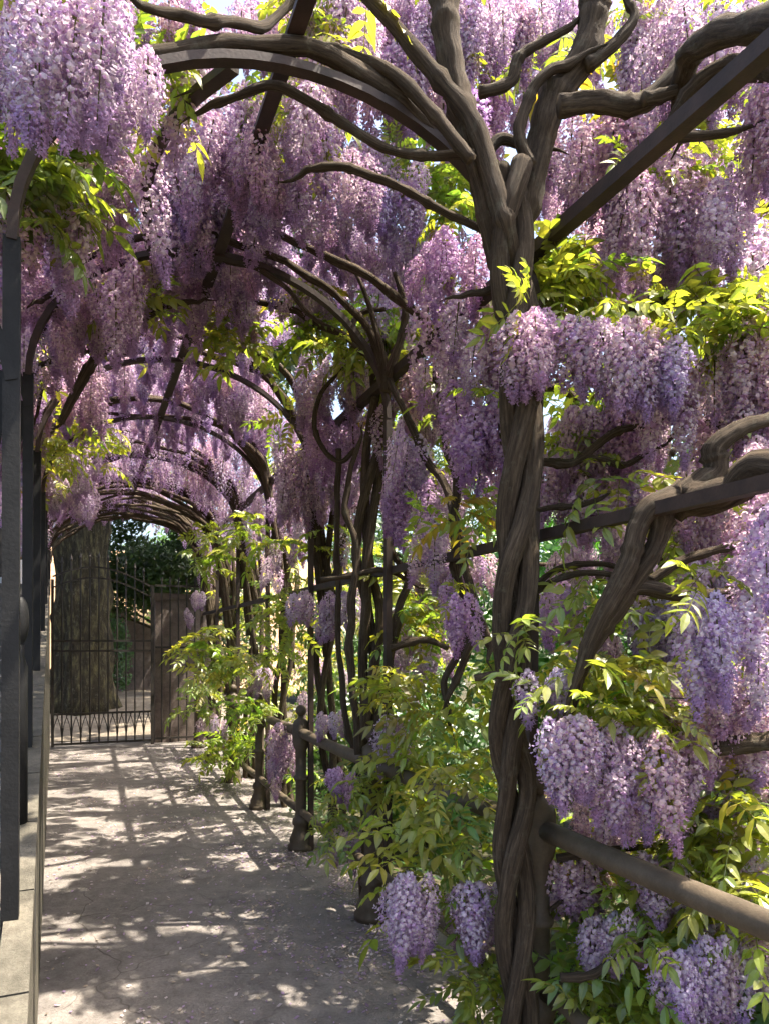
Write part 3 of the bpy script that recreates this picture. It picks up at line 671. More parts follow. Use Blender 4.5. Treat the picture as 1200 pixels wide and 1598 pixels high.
v1.leaves(750, 1535, 55, 35, 2.85, 8, .12, .7, YEL); v1.leaves(1010, 1400, 60, 40, 2.7, 8, .1, .8, YEL, True); v1.leaves(930, 1450, 55, 50, 2.9, 9, .1, .8, GRN, True)
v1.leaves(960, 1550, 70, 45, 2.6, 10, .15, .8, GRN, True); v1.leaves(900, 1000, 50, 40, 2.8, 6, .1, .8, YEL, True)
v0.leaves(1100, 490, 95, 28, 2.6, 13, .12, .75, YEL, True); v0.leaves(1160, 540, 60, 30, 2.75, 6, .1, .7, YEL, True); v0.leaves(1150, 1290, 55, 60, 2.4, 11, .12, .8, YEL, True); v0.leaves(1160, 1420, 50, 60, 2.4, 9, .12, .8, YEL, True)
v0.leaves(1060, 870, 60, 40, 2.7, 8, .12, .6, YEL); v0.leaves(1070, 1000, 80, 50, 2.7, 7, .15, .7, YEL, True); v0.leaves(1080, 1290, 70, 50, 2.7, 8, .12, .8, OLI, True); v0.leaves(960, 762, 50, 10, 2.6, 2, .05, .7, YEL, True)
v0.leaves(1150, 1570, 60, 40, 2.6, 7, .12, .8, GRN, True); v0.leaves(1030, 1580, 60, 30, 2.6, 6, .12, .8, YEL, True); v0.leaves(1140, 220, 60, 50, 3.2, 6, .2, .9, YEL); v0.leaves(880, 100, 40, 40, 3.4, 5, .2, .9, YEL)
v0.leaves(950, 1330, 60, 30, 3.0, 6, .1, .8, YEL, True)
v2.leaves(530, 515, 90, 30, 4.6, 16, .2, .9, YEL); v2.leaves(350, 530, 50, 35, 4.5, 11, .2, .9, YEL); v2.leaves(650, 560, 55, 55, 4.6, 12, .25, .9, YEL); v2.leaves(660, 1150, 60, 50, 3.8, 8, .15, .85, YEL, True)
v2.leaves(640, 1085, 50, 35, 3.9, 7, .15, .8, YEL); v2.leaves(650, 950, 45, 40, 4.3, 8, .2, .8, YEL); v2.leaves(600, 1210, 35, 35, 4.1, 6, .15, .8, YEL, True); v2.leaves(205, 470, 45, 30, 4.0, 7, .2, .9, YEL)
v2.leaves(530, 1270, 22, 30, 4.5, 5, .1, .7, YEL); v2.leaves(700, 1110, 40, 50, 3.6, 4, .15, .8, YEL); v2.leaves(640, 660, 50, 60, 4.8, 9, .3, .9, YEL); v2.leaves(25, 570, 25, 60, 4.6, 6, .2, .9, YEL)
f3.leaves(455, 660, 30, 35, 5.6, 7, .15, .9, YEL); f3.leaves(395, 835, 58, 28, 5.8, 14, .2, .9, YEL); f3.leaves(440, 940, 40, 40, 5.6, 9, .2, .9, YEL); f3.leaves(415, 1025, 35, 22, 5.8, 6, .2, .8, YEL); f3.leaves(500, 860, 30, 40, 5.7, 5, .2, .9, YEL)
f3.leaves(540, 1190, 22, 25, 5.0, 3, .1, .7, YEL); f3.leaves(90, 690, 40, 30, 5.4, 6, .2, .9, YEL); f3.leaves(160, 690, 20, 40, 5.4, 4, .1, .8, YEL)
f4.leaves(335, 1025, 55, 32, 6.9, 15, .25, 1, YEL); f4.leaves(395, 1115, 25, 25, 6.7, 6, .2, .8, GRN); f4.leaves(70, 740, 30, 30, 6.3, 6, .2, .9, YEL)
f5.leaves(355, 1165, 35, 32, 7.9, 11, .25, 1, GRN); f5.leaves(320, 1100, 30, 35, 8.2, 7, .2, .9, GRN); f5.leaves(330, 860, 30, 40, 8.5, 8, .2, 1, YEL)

# a further wisteria on its own support beyond the railing fills the right-hand view
v8 = Vine((3.0, 3.4, -.1), 'pale wisteria hanging in the garden beyond the railing, behind the nearest trunk')
v8.stem([Vector((3.0, 3.4, -.15)), Vector((3.1, 3.5, .9)), Vector((2.95, 3.4, 1.9)), Vector((3.05, 3.5, 2.9)), Vector((2.9, 3.4, 3.8))], [.08, .07, .065, .055, .03], 'trunk')
for k in range(9):
    a = k * .7; z0 = 1.9 + .22 * k
    v8.stem([Vector((3.0, 3.45, z0)), Vector((3.0 + .5 * math.cos(a), 3.45 + .6 * math.sin(a), z0 + .3)), Vector((3.0 + 1.1 * math.cos(a), 3.45 + 1.4 * math.sin(a), z0 + .35))], [.03, .022, .012], seg=6, wob=.05)
for (px_, py_, hw_, hh_, d_, n_, tn) in ((780, 120, 90, 120, 4.3, 22, MAUVE), (700, 60, 70, 80, 4.3, 10, MAUVE), (900, 250, 60, 110, 4.0, 14, PINK), (930, 60, 90, 90, 4.0, 14, MAUVE), (1050, 180, 110, 110, 3.9, 24, PINK),
      (1150, 80, 70, 100, 3.8, 14, MAUVE), (1010, 380, 110, 90, 3.8, 24, PINK), (1140, 420, 80, 80, 3.7, 16, PINK), (1180, 250, 40, 110, 3.6, 10, MAUVE), (1120, 620, 90, 80, 3.7, 16, PINK), (980, 650, 60, 60, 3.7, 9, DEEP),
      (1120, 850, 80, 60, 3.6, 12, PINK), (950, 850, 50, 50, 3.8, 7, MAUVE), (1060, 960, 80, 40, 3.6, 8, PINK), (1100, 1130, 80, 70, 3.4, 12, PINK), (940, 1180, 60, 70, 3.4, 9, DEEP), (1000, 1350, 70, 40, 3.2, 8, PINK),
      (660, 420, 50, 60, 4.6, 8, MAUVE), (690, 640, 40, 70, 4.6, 8, PINK), (880, 950, 40, 40, 3.6, 5, DEEP), (1160, 1000, 40, 60, 3.4, 6, MAUVE)):
    v8.mass(px_, py_, hw_, hh_, d_, n_, .25, 1, tn)
for (px_, py_, hw_, hh_, d_, n_) in ((820, 60, 60, 50, 4.2, 8), (700, 230, 50, 60, 4.5, 10), (870, 390, 50, 40, 4.0, 8), (1120, 530, 90, 40, 3.8, 12), (900, 620, 50, 50, 4.0, 6), (1080, 760, 100, 50, 3.8, 10), (1150, 930, 60, 60, 3.6, 8), (1000, 1250, 130, 70, 3.5, 18), (1120, 1380, 90, 60, 3.3, 12), (930, 1080, 60, 50, 3.6, 8), (1050, 40, 60, 40, 3.8, 6), (1170, 320, 40, 40, 3.8, 4)):
    v8.leaves(px_, py_, hw_, hh_, d_, n_, .25, 1, YEL)
# general canopy over and behind the masses: racemes hang from the hoops, leaf shoots stand above them
allv = [v1, v1, v2] + fv
v9 = Vine((-.95, 5.0, stair_z(5.0)), 'wisteria rooted beyond the stairs, trailing over the hoops above the grey posts')
v9.stem([Vector((-.95, 5.0, 1.3)), Vector((-.9, 4.95, 2.2)), Vector((-.7, 4.9, 3.0)), Vector((-.2, 4.8, 3.5)), Vector((.4, 4.7, 3.75)), Vector((.9, 4.6, 3.7))], [.05, .045, .04, .035, .03, .018], 'trunk')
v9.stem([Vector((-.75, 4.9, 2.9)), Vector((-.6, 4.0, 3.3)), Vector((-.3, 3.0, 3.45)), Vector((.1, 2.5, 3.6))], [.035, .03, .025, .015])
v9.stem([Vector((-.75, 4.9, 2.9)), Vector((-.6, 5.8, 3.3)), Vector((-.3, 6.8, 3.5)), Vector((.2, 7.6, 3.7))], [.035, .03, .025, .015])
v9.mass(40, 40, 80, 90, 2.3, 12, .2, .9, PINK); v9.mass(90, 250, 90, 90, 3.0, 12, .25, 1, PINK); v9.mass(40, 430, 50, 90, 3.6, 8, .3, 1, PINK); v9.mass(150, 420, 90, 80, 3.9, 14, .3, 1, PINK)
v9.mass(330, 320, 110, 60, 3.95, 14, .2, .9, MAUVE, (2, 4)); v9.mass(480, 210, 110, 90, 3.7, 20, .25, 1, PINK); v9.mass(600, 130, 90, 90, 3.6, 16, .25, 1, MAUVE); v9.mass(380, 60, 110, 70, 3.3, 14, .25, .9, PINK, (2, 4))
v9.mass(210, 110, 50, 80, 3.3, 8, .2, .9, PINK, (2, 4)); v9.mass(640, 30, 80, 60, 3.5, 10, .2, .9, MAUVE); v9.mass(430, 460, 90, 50, 4.7, 14, .25, 1, MAUVE, (0, 2)); v9.mass(600, 400, 70, 60, 4.5, 12, .2, 1, MAUVE)
v9.mass(200, 560, 80, 50, 5.7, 12, .3, 1, MAUVE); v9.mass(90, 600, 40, 70, 5.4, 8, .3, 1, PINK); v9.mass(350, 580, 60, 40, 6.2, 10, .3, 1, PINK)
v10 = Vine((4.3, 4.6, -.35), 'pinkish wisteria standing deeper in the garden, seen between the braided trunk and its side arm')
v10.stem([Vector((4.3, 4.6, -.4)), Vector((4.4, 4.7, .9)), Vector((4.25, 4.6, 2.2)), Vector((4.3, 4.7, 3.4)), Vector((4.2, 4.6, 4.6))], [.09, .08, .07, .055, .03], 'trunk')
for k in range(12):
    a = k * .9; z0 = 1.0 + .3 * k
    v10.stem([Vector((4.3, 4.65, z0)), Vector((4.3 + .7 * math.cos(a), 4.65 + .8 * math.sin(a), z0 + .3)), Vector((4.3 + 1.5 * math.cos(a), 4.65 + 1.7 * math.sin(a), z0 + .35))], [.03, .022, .012], seg=6, wob=.05)
for (px_, py_, hw_, hh_, d_, n_, tn) in ((900, 700, 60, 70, 4.6, 12, PINK), (1000, 800, 80, 70, 4.6, 14, PINK), (1120, 780, 80, 80, 4.4, 14, MAUVE), (920, 880, 70, 60, 4.6, 12, PINK), (1060, 930, 90, 60, 4.4, 14, PINK), (1170, 950, 40, 90, 4.2, 8, PINK),
      (930, 1040, 60, 60, 4.4, 10, PINK), (1050, 1090, 90, 60, 4.2, 14, PINK), (1160, 1180, 60, 70, 4.0, 10, PINK), (960, 1250, 80, 60, 4.0, 12, PINK), (690, 900, 50, 80, 5.0, 12, PINK), (640, 1000, 50, 60, 5.2, 9, PINK), (560, 720, 40, 80, 6.2, 8, PINK),
      (640, 520, 60, 80, 5.4, 12, MAUVE), (840, 300, 60, 90, 4.8, 12, PINK), (1150, 560, 80, 80, 4.4, 14, PINK), (960, 480, 100, 70, 4.6, 16, PINK), (700, 170, 70, 90, 5.0, 12, MAUVE), (690, 780, 40, 70, 5.0, 8, MAUVE), (980, 230, 100, 110, 4.7, 18, PINK), (1130, 300, 80, 110, 4.6, 14, PINK), (850, 80, 90, 90, 4.8, 14, MAUVE)):
    v10.mass(px_, py_, hw_, hh_, d_, n_, .3, 1.1, tn)
for (px_, py_, hw_, hh_, d_, n_) in ((520, 430, 90, 50, 5.2, 10), (420, 520, 70, 40, 5.8, 8), (620, 440, 60, 60, 5.2, 9)): v10.mass(px_, py_, hw_, hh_, d_, n_, .3, 1.2, MAUVE)
v10.leaves(900, 1150, 70, 60, 4.3, 8, .3, 1, YEL); v10.leaves(1100, 1010, 90, 50, 4.4, 8, .3, 1, YEL); v10.leaves(980, 600, 90, 60, 4.7, 8, .3, 1, YEL); v10.leaves(660, 850, 50, 80, 5.2, 8, .3, 1, YEL)
v11 = Vine((2.35, 1.75, -.1), 'wisteria rooted just outside the railing, its low racemes hanging round the thick pipes')
v11.stem([Vector((2.35, 1.75, -.15)), Vector((2.3, 1.85, .7)), Vector((2.38, 1.8, 1.4)), Vector((2.3, 1.95, 2.1)), Vector((2.2, 2.1, 2.7))], [.05, .045, .04, .035, .018], 'trunk')
for k in range(8):
    a = k * 1.1 + .4; z0 = .55 + .25 * k
    v11.stem([Vector((2.34, 1.82, z0)), Vector((2.34 + .3 * math.cos(a), 1.85 + .35 * math.sin(a), z0 + .15)), Vector((2.34 + .55 * math.cos(a), 1.9 + .8 * math.sin(a), z0 + .12))], [.022, .016, .009], seg=6, wob=.04)
for (px_, py_, hw_, hh_, d_, n_, tn) in ((905, 690, 40, 60, 2.95, 7, PINK), (1060, 660, 55, 80, 2.8, 10, MAUVE), (940, 800, 50, 60, 2.95, 8, PINK), (1090, 820, 50, 60, 2.75, 7, PINK), (880, 960, 30, 45, 2.9, 4, DEEP), (1010, 985, 35, 40, 2.75, 5, BLUE),
      (1060, 1130, 45, 80, 2.6, 8, MAUVE), (1165, 1150, 35, 80, 2.5, 6, PINK), (960, 1140, 35, 70, 2.7, 6, PINK), (900, 1390, 35, 50, 2.75, 6, PINK), (1030, 1380, 35, 50, 2.55, 6, MAUVE), (1150, 1480, 35, 60, 2.5, 6, BLUE),
      (950, 1480, 30, 55, 2.6, 5, MAUVE), (1185, 760, 25, 90, 2.5, 5, PINK), (1140, 1330, 40, 40, 2.6, 5, PINK), (1180, 540, 30, 70, 2.7, 5, PINK)):
    v11.mass(px_, py_, hw_, hh_, d_, n_, .1, .9, tn, (0, 2, 4))
for (px_, py_, hw_, hh_, d_, n_) in ((560, 110, 90, 80, 3.9, 12), (450, 50, 80, 60, 3.7, 10), (660, 160, 60, 80, 3.9, 10), (560, 220, 80, 70, 4.0, 10), (760, 40, 60, 50, 3.9, 7), (330, 90, 60, 70, 3.5, 8), (660, 40, 60, 50, 3.8, 8)): v8.mass(px_, py_, hw_, hh_, d_, n_, .2, 1, MAUVE)
def owner(Y):
    return min([v1, v2] + fv, key=lambda v: abs(v.base.y - Y) + (99 if v.nf > 290 else 0))
cnt = 0
for _ in range(12000):
    Y = rnd.uniform(2.6, 12.0); t = rnd.uniform(-.02, 1.05); dr = rnd.uniform(.05, .55)
    q = hoopf(Y, t, dr)
    nz = noise.noise(q * 1.15 + Vector((3, 0, 7)))
    if nz < -.08: continue
    if gap(q) or (Y < 3.7 and .1 < t < .42): continue
    if rnd.random() > (.30 if Y < 8 else .5): continue
    v = owner(Y)
    if v.nf > 290: v = v9
    k = rnd.choice((0, 2, 3, 4)); lo = .04 if t < .8 else (.5 if Y < 7 else .25)
    q.z = max(q.z, hoopf(Y, t, 0).z - lo + RLEN[k])
    v.flower(q, rnd.uniform(.95, 1.25), rnd.choice((PINK, MAUVE, MAUVE, BLUE)), Y > 7.5, k); cnt += 1
for _ in range(2600):
    Y = rnd.uniform(2.2, 12.0); t = rnd.uniform(0, 1.05); q = hoopf(Y, t, rnd.uniform(.25, .75))
    if noise.noise(q * 1.15 + Vector((3, 0, 7))) > -.05 or rnd.random() > .05 or gap(q): continue
    owner(Y).leaf(q, rnd.uniform(.8, 1.1), rnd.choice((YEL, YEL, GRN)))
# outer side of the walk, right of the railing
for _ in range(420):
    Y = rnd.uniform(2.8, 11.5); X = 1.75 + abs(rnd.gauss(0, .55)); z = rnd.uniform(.4, 3.7)
    q = Vector((X, Y, z)); v = owner(Y); nz = noise.noise(q * 1.4 + Vector((9, 2, 1)))
    if nz > .02 and z > 1.0: v.flower(q, rnd.uniform(.8, 1.1), rnd.choice((PINK, MAUVE, DEEP)), Y > 7)
    elif rnd.random() < .5: v.leaf(q, rnd.uniform(.8, 1.15), rnd.choice((YEL, GRN, YEL)))
print('racemes', [v.nf for v in VINES], 'sprays', [v.nl for v in VINES])

# ------------------------------------------------------------------ gate, pier, trees beyond
GY = 11.82
gate = empty('iron_gate', (.2, GY, 0), 'closed wrought iron gate with arched top at the end of the walk', 'gate')
def gbar(name, pts, r_, flat=None, mat='black_iron', parent=None):
    q = Geo(); q.sweep([Vector(p_) for p_ in pts], r_, 6, flat=flat); return q.build(name, M[mat], parent or gate)
gx0, gx1 = -.50, .90
arc = lambda x: 2.42 + .28 * math.sin(math.pi * min(1, max(0, (x - gx0) / (gx1 - gx0) * .86 + .14)))
gbar('frame', [(gx0, GY, .04), (gx0, GY, 2.5)], .02, (.04, .04)); gbar('frame', [(gx1, GY, .02), (gx1, GY, 2.45)], .02, (.05, .05))
for dz in (0, -.16):
    gbar('arch_band', [(gx0 + (gx1 - gx0) * k / 16, GY, arc(gx0 + (gx1 - gx0) * k / 16) + dz) for k in range(17)], .012, (.03, .022))
for z in (.08, .52, 1.45, 1.60): gbar('cross_rail', [(gx0, GY - .003, z), (gx1, GY - .003, z)], .012, (.02, .03))
nb = 11
for k in range(1, nb):
    x = gx0 + (gx1 - gx0) * k / nb; top = arc(x) + .14
    q = Geo(); q.sweep([Vector((x, GY + .012, .06)), Vector((x, GY + .012, top))], .011, 6); q.lathe([(.008, top - .01), (.02, top + .02), (.001, top + .10)], (x, GY + .012, 0), 6); q.build('bar', M['black_iron'], gate)
for k in range(nb):
    xa = gx0 + (gx1 - gx0) * k / nb; xb = gx0 + (gx1 - gx0) * (k + 1) / nb; w = xb - xa
    q = Geo()
    q.sweep(catmull([Vector((xa, GY, .08)), Vector((xa + w * .15, GY, .32)), Vector((xa + w * .6, GY, .52))], 5), .006, 5)
    q.sweep(catmull([Vector((xb, GY + .004, .08)), Vector((xb - w * .15, GY + .004, .32)), Vector((xb - w * .6, GY + .004, .52))], 5), .006, 5)
    q.build('scroll', M['black_iron'], gate)
side = empty('iron_fence', (1.25, GY, 0), 'fixed panel of straight iron bars between gate and wisteria stems', 'fence')
for z in (.10, 1.5, 2.45): q = Geo(); q.sweep([Vector((gx1 + .04, GY, z)), Vector((1.62, GY, z))], .012, flat=(.02, .03)); q.build('cross_rail', M['black_iron'], side)
for k in range(5):
    x = gx1 + .14 + k * .125; q = Geo(); q.sweep([Vector((x, GY + .015, .03)), Vector((x, GY + .015, 2.58))], .011, 6); q.build('bar', M['black_iron'], side)
q = Geo(); q.box((1.42, GY + .38, 1.1), (.95, .45, 2.3), jit=.012); pier = empty('stone_pier', (1.42, GY + .38, 0), 'blocky brown rendered pier behind the fixed bars beside the gate', 'pier')
q.build('pier_block', M['pier'], pier); q = Geo(); q.box((1.42, GY + .38, 2.29), (1.03, .53, .08), jit=.012); q.build('cap', M['pier'], pier)

def crown(name, parent, centre, rx_, ry_, rz_, n, size, tint, seed, gap=.1):
    r_ = random.Random(seed); V = []; F = []; T = []
    while len(F) < n:
        d = Vector((r_.gauss(0, 1), r_.gauss(0, 1), r_.gauss(0, 1))).normalized(); rr = r_.random() ** .33
        p_ = Vector((d.x * rx_ * rr, d.y * ry_ * rr, d.z * rz_ * rr))
        if noise.noise((p_ + centre) * (1.6 / max(rx_, .6)) * 1.5 + Vector((seed, 0, 0))) < gap - (.35 if rr < .5 else 0): continue
        u = Vector((r_.gauss(0, 1), r_.gauss(0, 1), r_.gauss(0, 1))).normalized(); w = u.orthogonal().normalized(); s_ = size * r_.uniform(.6, 1.3)
        b = len(V); c0 = centre + p_
        for q_ in (u * s_, w * s_ * .42 + u * s_ * .1, -u * s_ * .8, -w * s_ * .42 + u * s_ * .1): V.append(c0 + q_)
        k = r_.uniform(.65, 1.3); T += [(tint[0] * k, tint[1] * k, tint[2] * k)] * 4
        F.append([b, b + 1, b + 2, b + 3])
    o0 = parent.location if parent is not None else Vector()
    me = tinted(name, [v_ - o0 for v_ in V], F, T, M['leaf']); return link(name, me, parent)
def tree(name, base, h, r0, label, cat, cr, n, size, tint, seed, lean=(0, 0), group=None, mat='bark_big', crowns=None):
    b = Vector(base); t = empty(name, b, label, cat, group); q = Geo()
    top = b + Vector((lean[0], lean[1], h))
    P = catmull([b - UP * .1, b.lerp(top, .3) + Vector((.05, .03, 0)), b.lerp(top, .65), top], 6)
    big = r0 > .4
    q.sweep(P, lerpr([r0 * 1.5, r0 * 1.02, r0 * .95, r0 * .9, r0 * .8, r0 * .7, r0 * .4], len(P)), 44 if big else 18, rough=.30 if big else .12, seed=seed)
    r_ = random.Random(seed)
    for k in range(6):
        a = k * 1.05 + r_.uniform(-.3, .3); z0 = r_.uniform(.55, .95); s_ = b.lerp(top, z0)
        e = s_ + Vector((math.cos(a) * cr[0] * .7, math.sin(a) * cr[1] * .7, cr[2] * r_.uniform(.1, .6)))
        q.sweep(catmull([s_, s_.lerp(e, .5) + UP * .1, e], 5), lerpr([r0 * .35, r0 * .2, r0 * .06], 11), 7, rough=.2, seed=k)
    q.build('trunk', M[mat], t, True)
    crown('crown', t, top + UP * (cr[2] * .3), cr[0], cr[1], cr[2], n, size, tint, seed)
    return t
tree('old_cedar', atY(128, 1000, 15.4) * 1 - UP * (atY(128, 1000, 15.4).z - .2), 7.5, .52, 'massive old tree trunk with streaked bark standing behind the iron gate', 'tree', (5.5, 5.0, 2.2), 16000, .20, (.045, .08, .02), 5)
def bush(name, base, rx_, ry_, rz_, n, size, tint, seed, label, cat='shrub', group=None, gap=-.05):
    b = Vector(base); t = empty(name, b, label, cat, group); q = Geo(); r_ = random.Random(seed)
    for k in range(5):
        a = k * 1.26; e = b + Vector((math.cos(a) * rx_ * .6, math.sin(a) * ry_ * .6, rz_ * 1.3)); q.sweep(catmull([b - UP * .05, b.lerp(e, .5) + UP * .1, e], 5), lerpr([.04, .025, .008], 11), 6, rough=.2, seed=k)
    q.build('stems', M['bark'], t, True)
    crown('foliage', t, b + UP * rz_, rx_, ry_, rz_, n, size, tint, seed, gap); return t
gz = lambda x, y: ground_z(x, y) + .02
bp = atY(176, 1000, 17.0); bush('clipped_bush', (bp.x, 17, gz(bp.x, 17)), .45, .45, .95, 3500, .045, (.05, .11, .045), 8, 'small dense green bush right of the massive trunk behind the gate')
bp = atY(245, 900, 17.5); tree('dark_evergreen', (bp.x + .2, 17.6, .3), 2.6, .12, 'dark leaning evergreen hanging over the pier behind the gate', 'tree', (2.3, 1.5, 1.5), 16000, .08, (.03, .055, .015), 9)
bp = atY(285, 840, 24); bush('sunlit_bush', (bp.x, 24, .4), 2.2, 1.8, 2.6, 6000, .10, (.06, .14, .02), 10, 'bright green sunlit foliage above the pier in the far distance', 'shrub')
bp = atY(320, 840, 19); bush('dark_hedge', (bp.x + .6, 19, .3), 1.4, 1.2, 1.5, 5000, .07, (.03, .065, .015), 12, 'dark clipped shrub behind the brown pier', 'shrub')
# sandy bank and sloping garden wall behind the gate
def bank_z(x, y):
    t = max(0, min(1, (y - 20.5) / 5)); return .25 + 4.2 * t * t * (3 - 2 * t) + .25 * noise.noise(Vector((x * .6, y * .6, 1)))
bk = sheet('bank', -7, 9.5, 19.5, 29, 40, 30, bank_z, M['sand']); tag(bk, kind='structure')
q = Geo(); xa, xb = atY(170, 1000, 19.2).x, atY(300, 1000, 19.2).x
gw = empty('garden_wall', ((xa + xb) / 2, 19.2, 0), 'dark low wall with sloping top below the sandy bank behind the gate', 'wall')
za, zb = atY(170, 940, 19.2).z, atY(235, 1000, 19.2).z
V = [(xa, 19.1, .1), (xb, 19.1, .1), (xb, 19.1, zb * .8), (xa, 19.1, za), (xa, 19.4, .1), (xb, 19.4, .1), (xb, 19.4, zb * .8), (xa, 19.4, za)]
link('wall_face', mesh('wall_face', [Vector(v_) - gw.location for v_ in V], [[0,1,2,3],[5,4,7,6],[3,2,6,7],[1,5,6,2],[4,0,3,7]], M['pier']), gw)

# ------------------------------------------------------------------ garden on the right
garden = [
 # X, Y, rx, ry, rz, n, size, tint, label
 (3.4, 3.0, .8, .8, .6, 7000, .055, (.055, .13, .025), 'broad green shrub low behind the nearest railing pipes'),
 (2.8, 5.6, .7, .9, .6, 6000, .055, (.06, .14, .03), 'round green shrub behind the second railing post'),
 (5.0, 6.6, 1.4, 1.2, 2.0, 11000, .075, (.06, .17, .02), 'bright green tall shrub seen past the braided trunk'),
 (3.2, 8.2, 1.0, 1.2, 1.0, 6000, .06, (.07, .14, .03), 'green shrub behind the middle of the iron railing'),
 (2.5, 1.7, .5, .5, .40, 5000, .04, (.05, .11, .03), 'low dark green shrub in the bottom right corner'),
 (5.8, 3.4, 1.3, 1.4, 1.6, 7000, .06, (.06, .15, .03), 'leafy shrub beyond the railing at the right edge'),
 (4.2, 10.6, 1.3, 1.5, 1.9, 6000, .07, (.06, .13, .03), 'tall green shrub behind the far end of the railing'),
]
for i, (X, Y, a, b_, c_, n, s_, tn, lb) in enumerate(garden): bush('garden_shrub', (X, Y, gz(X, Y)), a, b_, c_, n, s_, tn, 50 + i, lb, 'shrub', 'shrubs beyond the railing')
gtrees = [(7.5, 9.0, 3.0, .16, (2.2, 2.2, 2.0), (.05, .11, .02), 'dark green tree behind the hanging flowers left of the braided trunk'),
          (10.5, 7.5, 3.6, .18, (2.6, 2.6, 2.2), (.06, .13, .025), 'leafy green tree behind the braided trunk and its right arm'),
          (7.0, 15.0, 4.0, .2, (2.6, 2.6, 2.6), (.045, .10, .02), 'broad green tree far behind the middle hoops'),
          (12.5, 4.0, 2.6, .18, (2.6, 2.6, 1.9), (.06, .14, .03), 'green tree far beyond the railing at the right edge')]
for i, (X, Y, h, r0, cr, tn, lb) in enumerate(gtrees): tree('garden_tree', (X, Y, gz(X, Y)), h, r0, lb, 'tree', cr, 7000, .11, tn, 70 + i, group='trees beyond the wisteria')
# ground cover by the railing
V = []; F = []; T = []
for _ in range(9000):
    X = rnd.uniform(1.72, 4.5); Y = rnd.uniform(.8, 11.5); z = ground_z(X, Y) + abs(rnd.gauss(0, .07)) + .02
    if noise.noise(Vector((X, Y, 0)) * .9) < -.25: continue
    a = rnd.uniform(0, 6.28); s_ = rnd.uniform(.02, .05); u = Vector((math.cos(a), math.sin(a), rnd.uniform(-.4, .6))) * s_; w = Vector((-math.sin(a), math.cos(a), rnd.uniform(-.3, .3))) * s_ * .5; c0 = Vector((X, Y, z)); b = len(V)
    V += [c0 - u, c0 + w, c0 + u, c0 - w]; F.append([b, b+1, b+2, b+3]); k = rnd.uniform(.6, 1.3); T += [(.05 * k, .11 * k, .025 * k)] * 4
o = link('ground_cover', tinted('ground_cover', V, F, T, M['leaf'])); tag(o, 'low green leaves covering the soil beyond the railing', 'ground cover', kind='stuff')
# fallen petals
V = []; F = []; T = []
for _ in range(20000):
    Y = 1.5 + 10.2 * rnd.random() ** 1.3; X = rnd.uniform(wall_x(Y) + .02, 1.7)
    if rnd.random() < .45: X = 1.65 - abs(rnd.gauss(0, .4))
    if rnd.random() < .8 and noise.noise(Vector((X * 1.6, Y * 1.6, 4))) < .12: continue
    if X < wall_x(Y) + .02: continue
    a = rnd.uniform(0, 6.28); s_ = rnd.uniform(.005, .014); u = Vector((math.cos(a), math.sin(a), rnd.uniform(-.2, .5))) * s_; w = Vector((-math.sin(a), math.cos(a), rnd.uniform(-.2, .5))) * s_ * .7
    c0 = Vector((X, Y, .012 + .010 * noise.noise(Vector((X * .9, Y * .9, 0))) + .004 * noise.noise(Vector((X * 4, Y * 4, 5))) + .007)); b = len(V)
    V += [c0 - u, c0 + w, c0 + u, c0 - w]; F.append([b, b+1, b+2, b+3]); k = rnd.uniform(.6, 1.15); T += [rnd.choice(((.70 * k, .62 * k, .62 * k), (.50 * k, .36 * k, .55 * k), (.5 * k, .42 * k, .33 * k)))] * 4
o = link('fallen_petals', tinted('fallen_petals', V, F, T, M['petal'])); tag(o, 'pale fallen petals scattered over the paving', 'petals', kind='stuff')

# ------------------------------------------------------------------ small things
q = Geo(); a = atY(990, 530, 2.6); b = atY(1230, 390, 1.9); q.sweep([a.lerp(b, k / 8) - UP * (.012 * math.sin(math.pi * k / 8)) for k in range(9)], .0035, 5)
o = q.build('tie_wire', M['black_iron']); tag(o, 'thin dark wire slanting up to the upper right edge across the leaves', 'wire')
q = Geo(); a = at(1010, 1088, 2.3); b = at(1240, 1097, 2.2); q.sweep([a.lerp(b, k / 6) for k in range(7)], .002, 5)
o = q.build('tie_wire', M['black_iron']); tag(o, 'thin level wire across the hanging flowers at the right edge', 'wire')
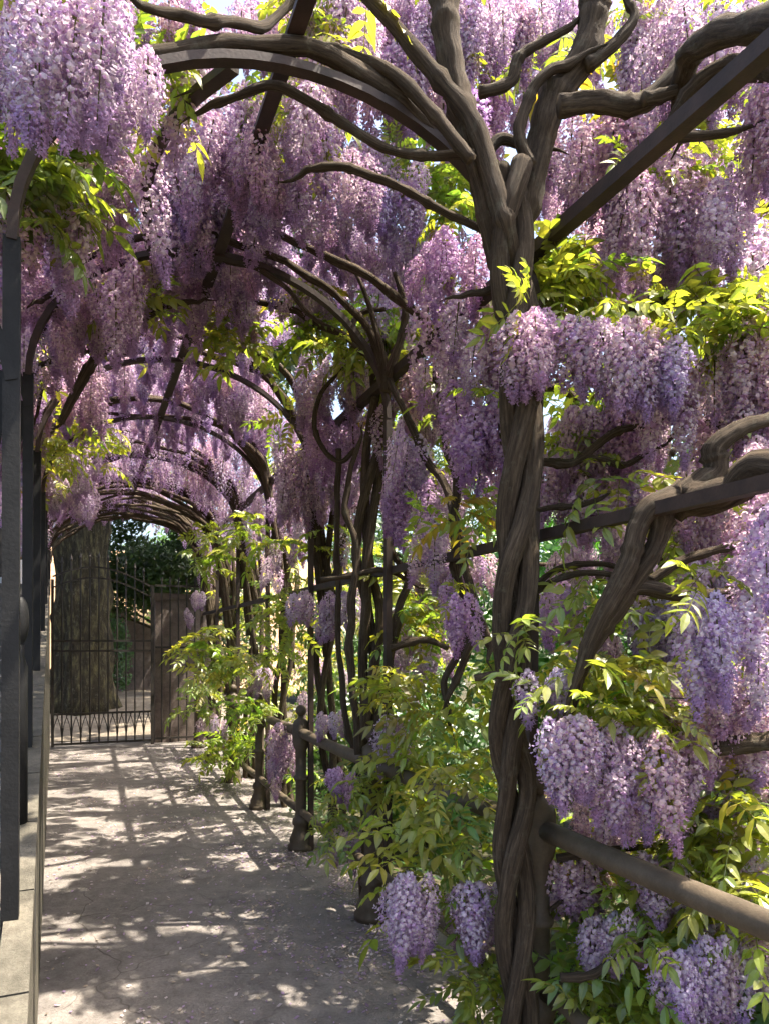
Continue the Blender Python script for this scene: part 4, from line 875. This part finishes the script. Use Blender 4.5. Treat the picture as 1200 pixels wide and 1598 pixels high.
# house, flower pot and newel on the left
hs = empty('house', (-5.0, 18.5, 0), 'pale blue grey house corner glimpsed between the grey posts', 'house')
q = Geo(); q.box((-4.4, 18.5, 3.0), (5.9, 4, 6.4)); q.build('wall', M['house'], hs)
q = Geo(); q.box((-2.0, 16.3, 3.3), (1.6, .5, .12)); q.build('balcony_slab', M['pier'], hs)
q = Geo(); q.box((-1.95, 16.48, 4.2), (.7, .06, 1.3)); q.build('window', M['black_iron'], hs)
pp = atY(14, 650, 9.0); pot = empty('flower_pot', pp - UP * .2, 'small pot of pink flowers behind the grey posts', 'flower pot')
q = Geo(); q.lathe([(.09, 0), (.13, .18), (.145, .2), (.13, .2)], pp - UP * .2, 14); q.build('pot', M['pier'], pot, True)
V = []; F = []; T = []
for _ in range(260):
    d = Vector((rnd.gauss(0, .07), rnd.gauss(0, .07), abs(rnd.gauss(.08, .06)))); u = Vector((rnd.gauss(0, 1), rnd.gauss(0, 1), rnd.gauss(0, 1))).normalized() * .018; w = u.orthogonal().normalized() * .014; b = len(V)
    c0 = d + UP * .2; V += [c0 - u, c0 + w, c0 + u, c0 - w]; F.append([b, b+1, b+2, b+3]); T += [rnd.choice(((.55, .06, .16), (.6, .2, .3), (.06, .12, .03)))] * 4
link('flowers', tinted('flowers', V, F, T, M['petal']), pot)
q = Geo(); q.box((pp.x - .1, pp.y, pp.z - .25), (.5, .3, .06)); q.box((pp.x - .1, pp.y, (pp.z - .28 + 2.3) / 2), (.1, .1, pp.z - .28 - 2.3)); o = q.build('plant_stand', M['black_iron']); tag(o, 'dark plant stand holding the pot of pink flowers', 'plant stand')
nb_ = atY(30, 1000, 3.0); zf = stair_z(3.0)
nw = empty('newel_post', (nb_.x, 3.0, zf), 'dark round headed newel between the two nearest grey posts', 'newel post')
q = Geo(); q.lathe([(.03, 0), (.03, .62), (.018, .66), (.02, .70)], (nb_.x, 3.0, zf - .05), 14); q.build('shaft', M['steel'], nw, True)
q = Geo(); q.lathe([(.02, .70)] + [(.034 * math.sin(a_) ** .8 + .001, .79 - .09 * math.cos(a_)) for a_ in [.3 + .28 * k for k in range(10)]], (nb_.x, 3.0, zf - .05), 14); q.build('knob', M['steel'], nw, True)
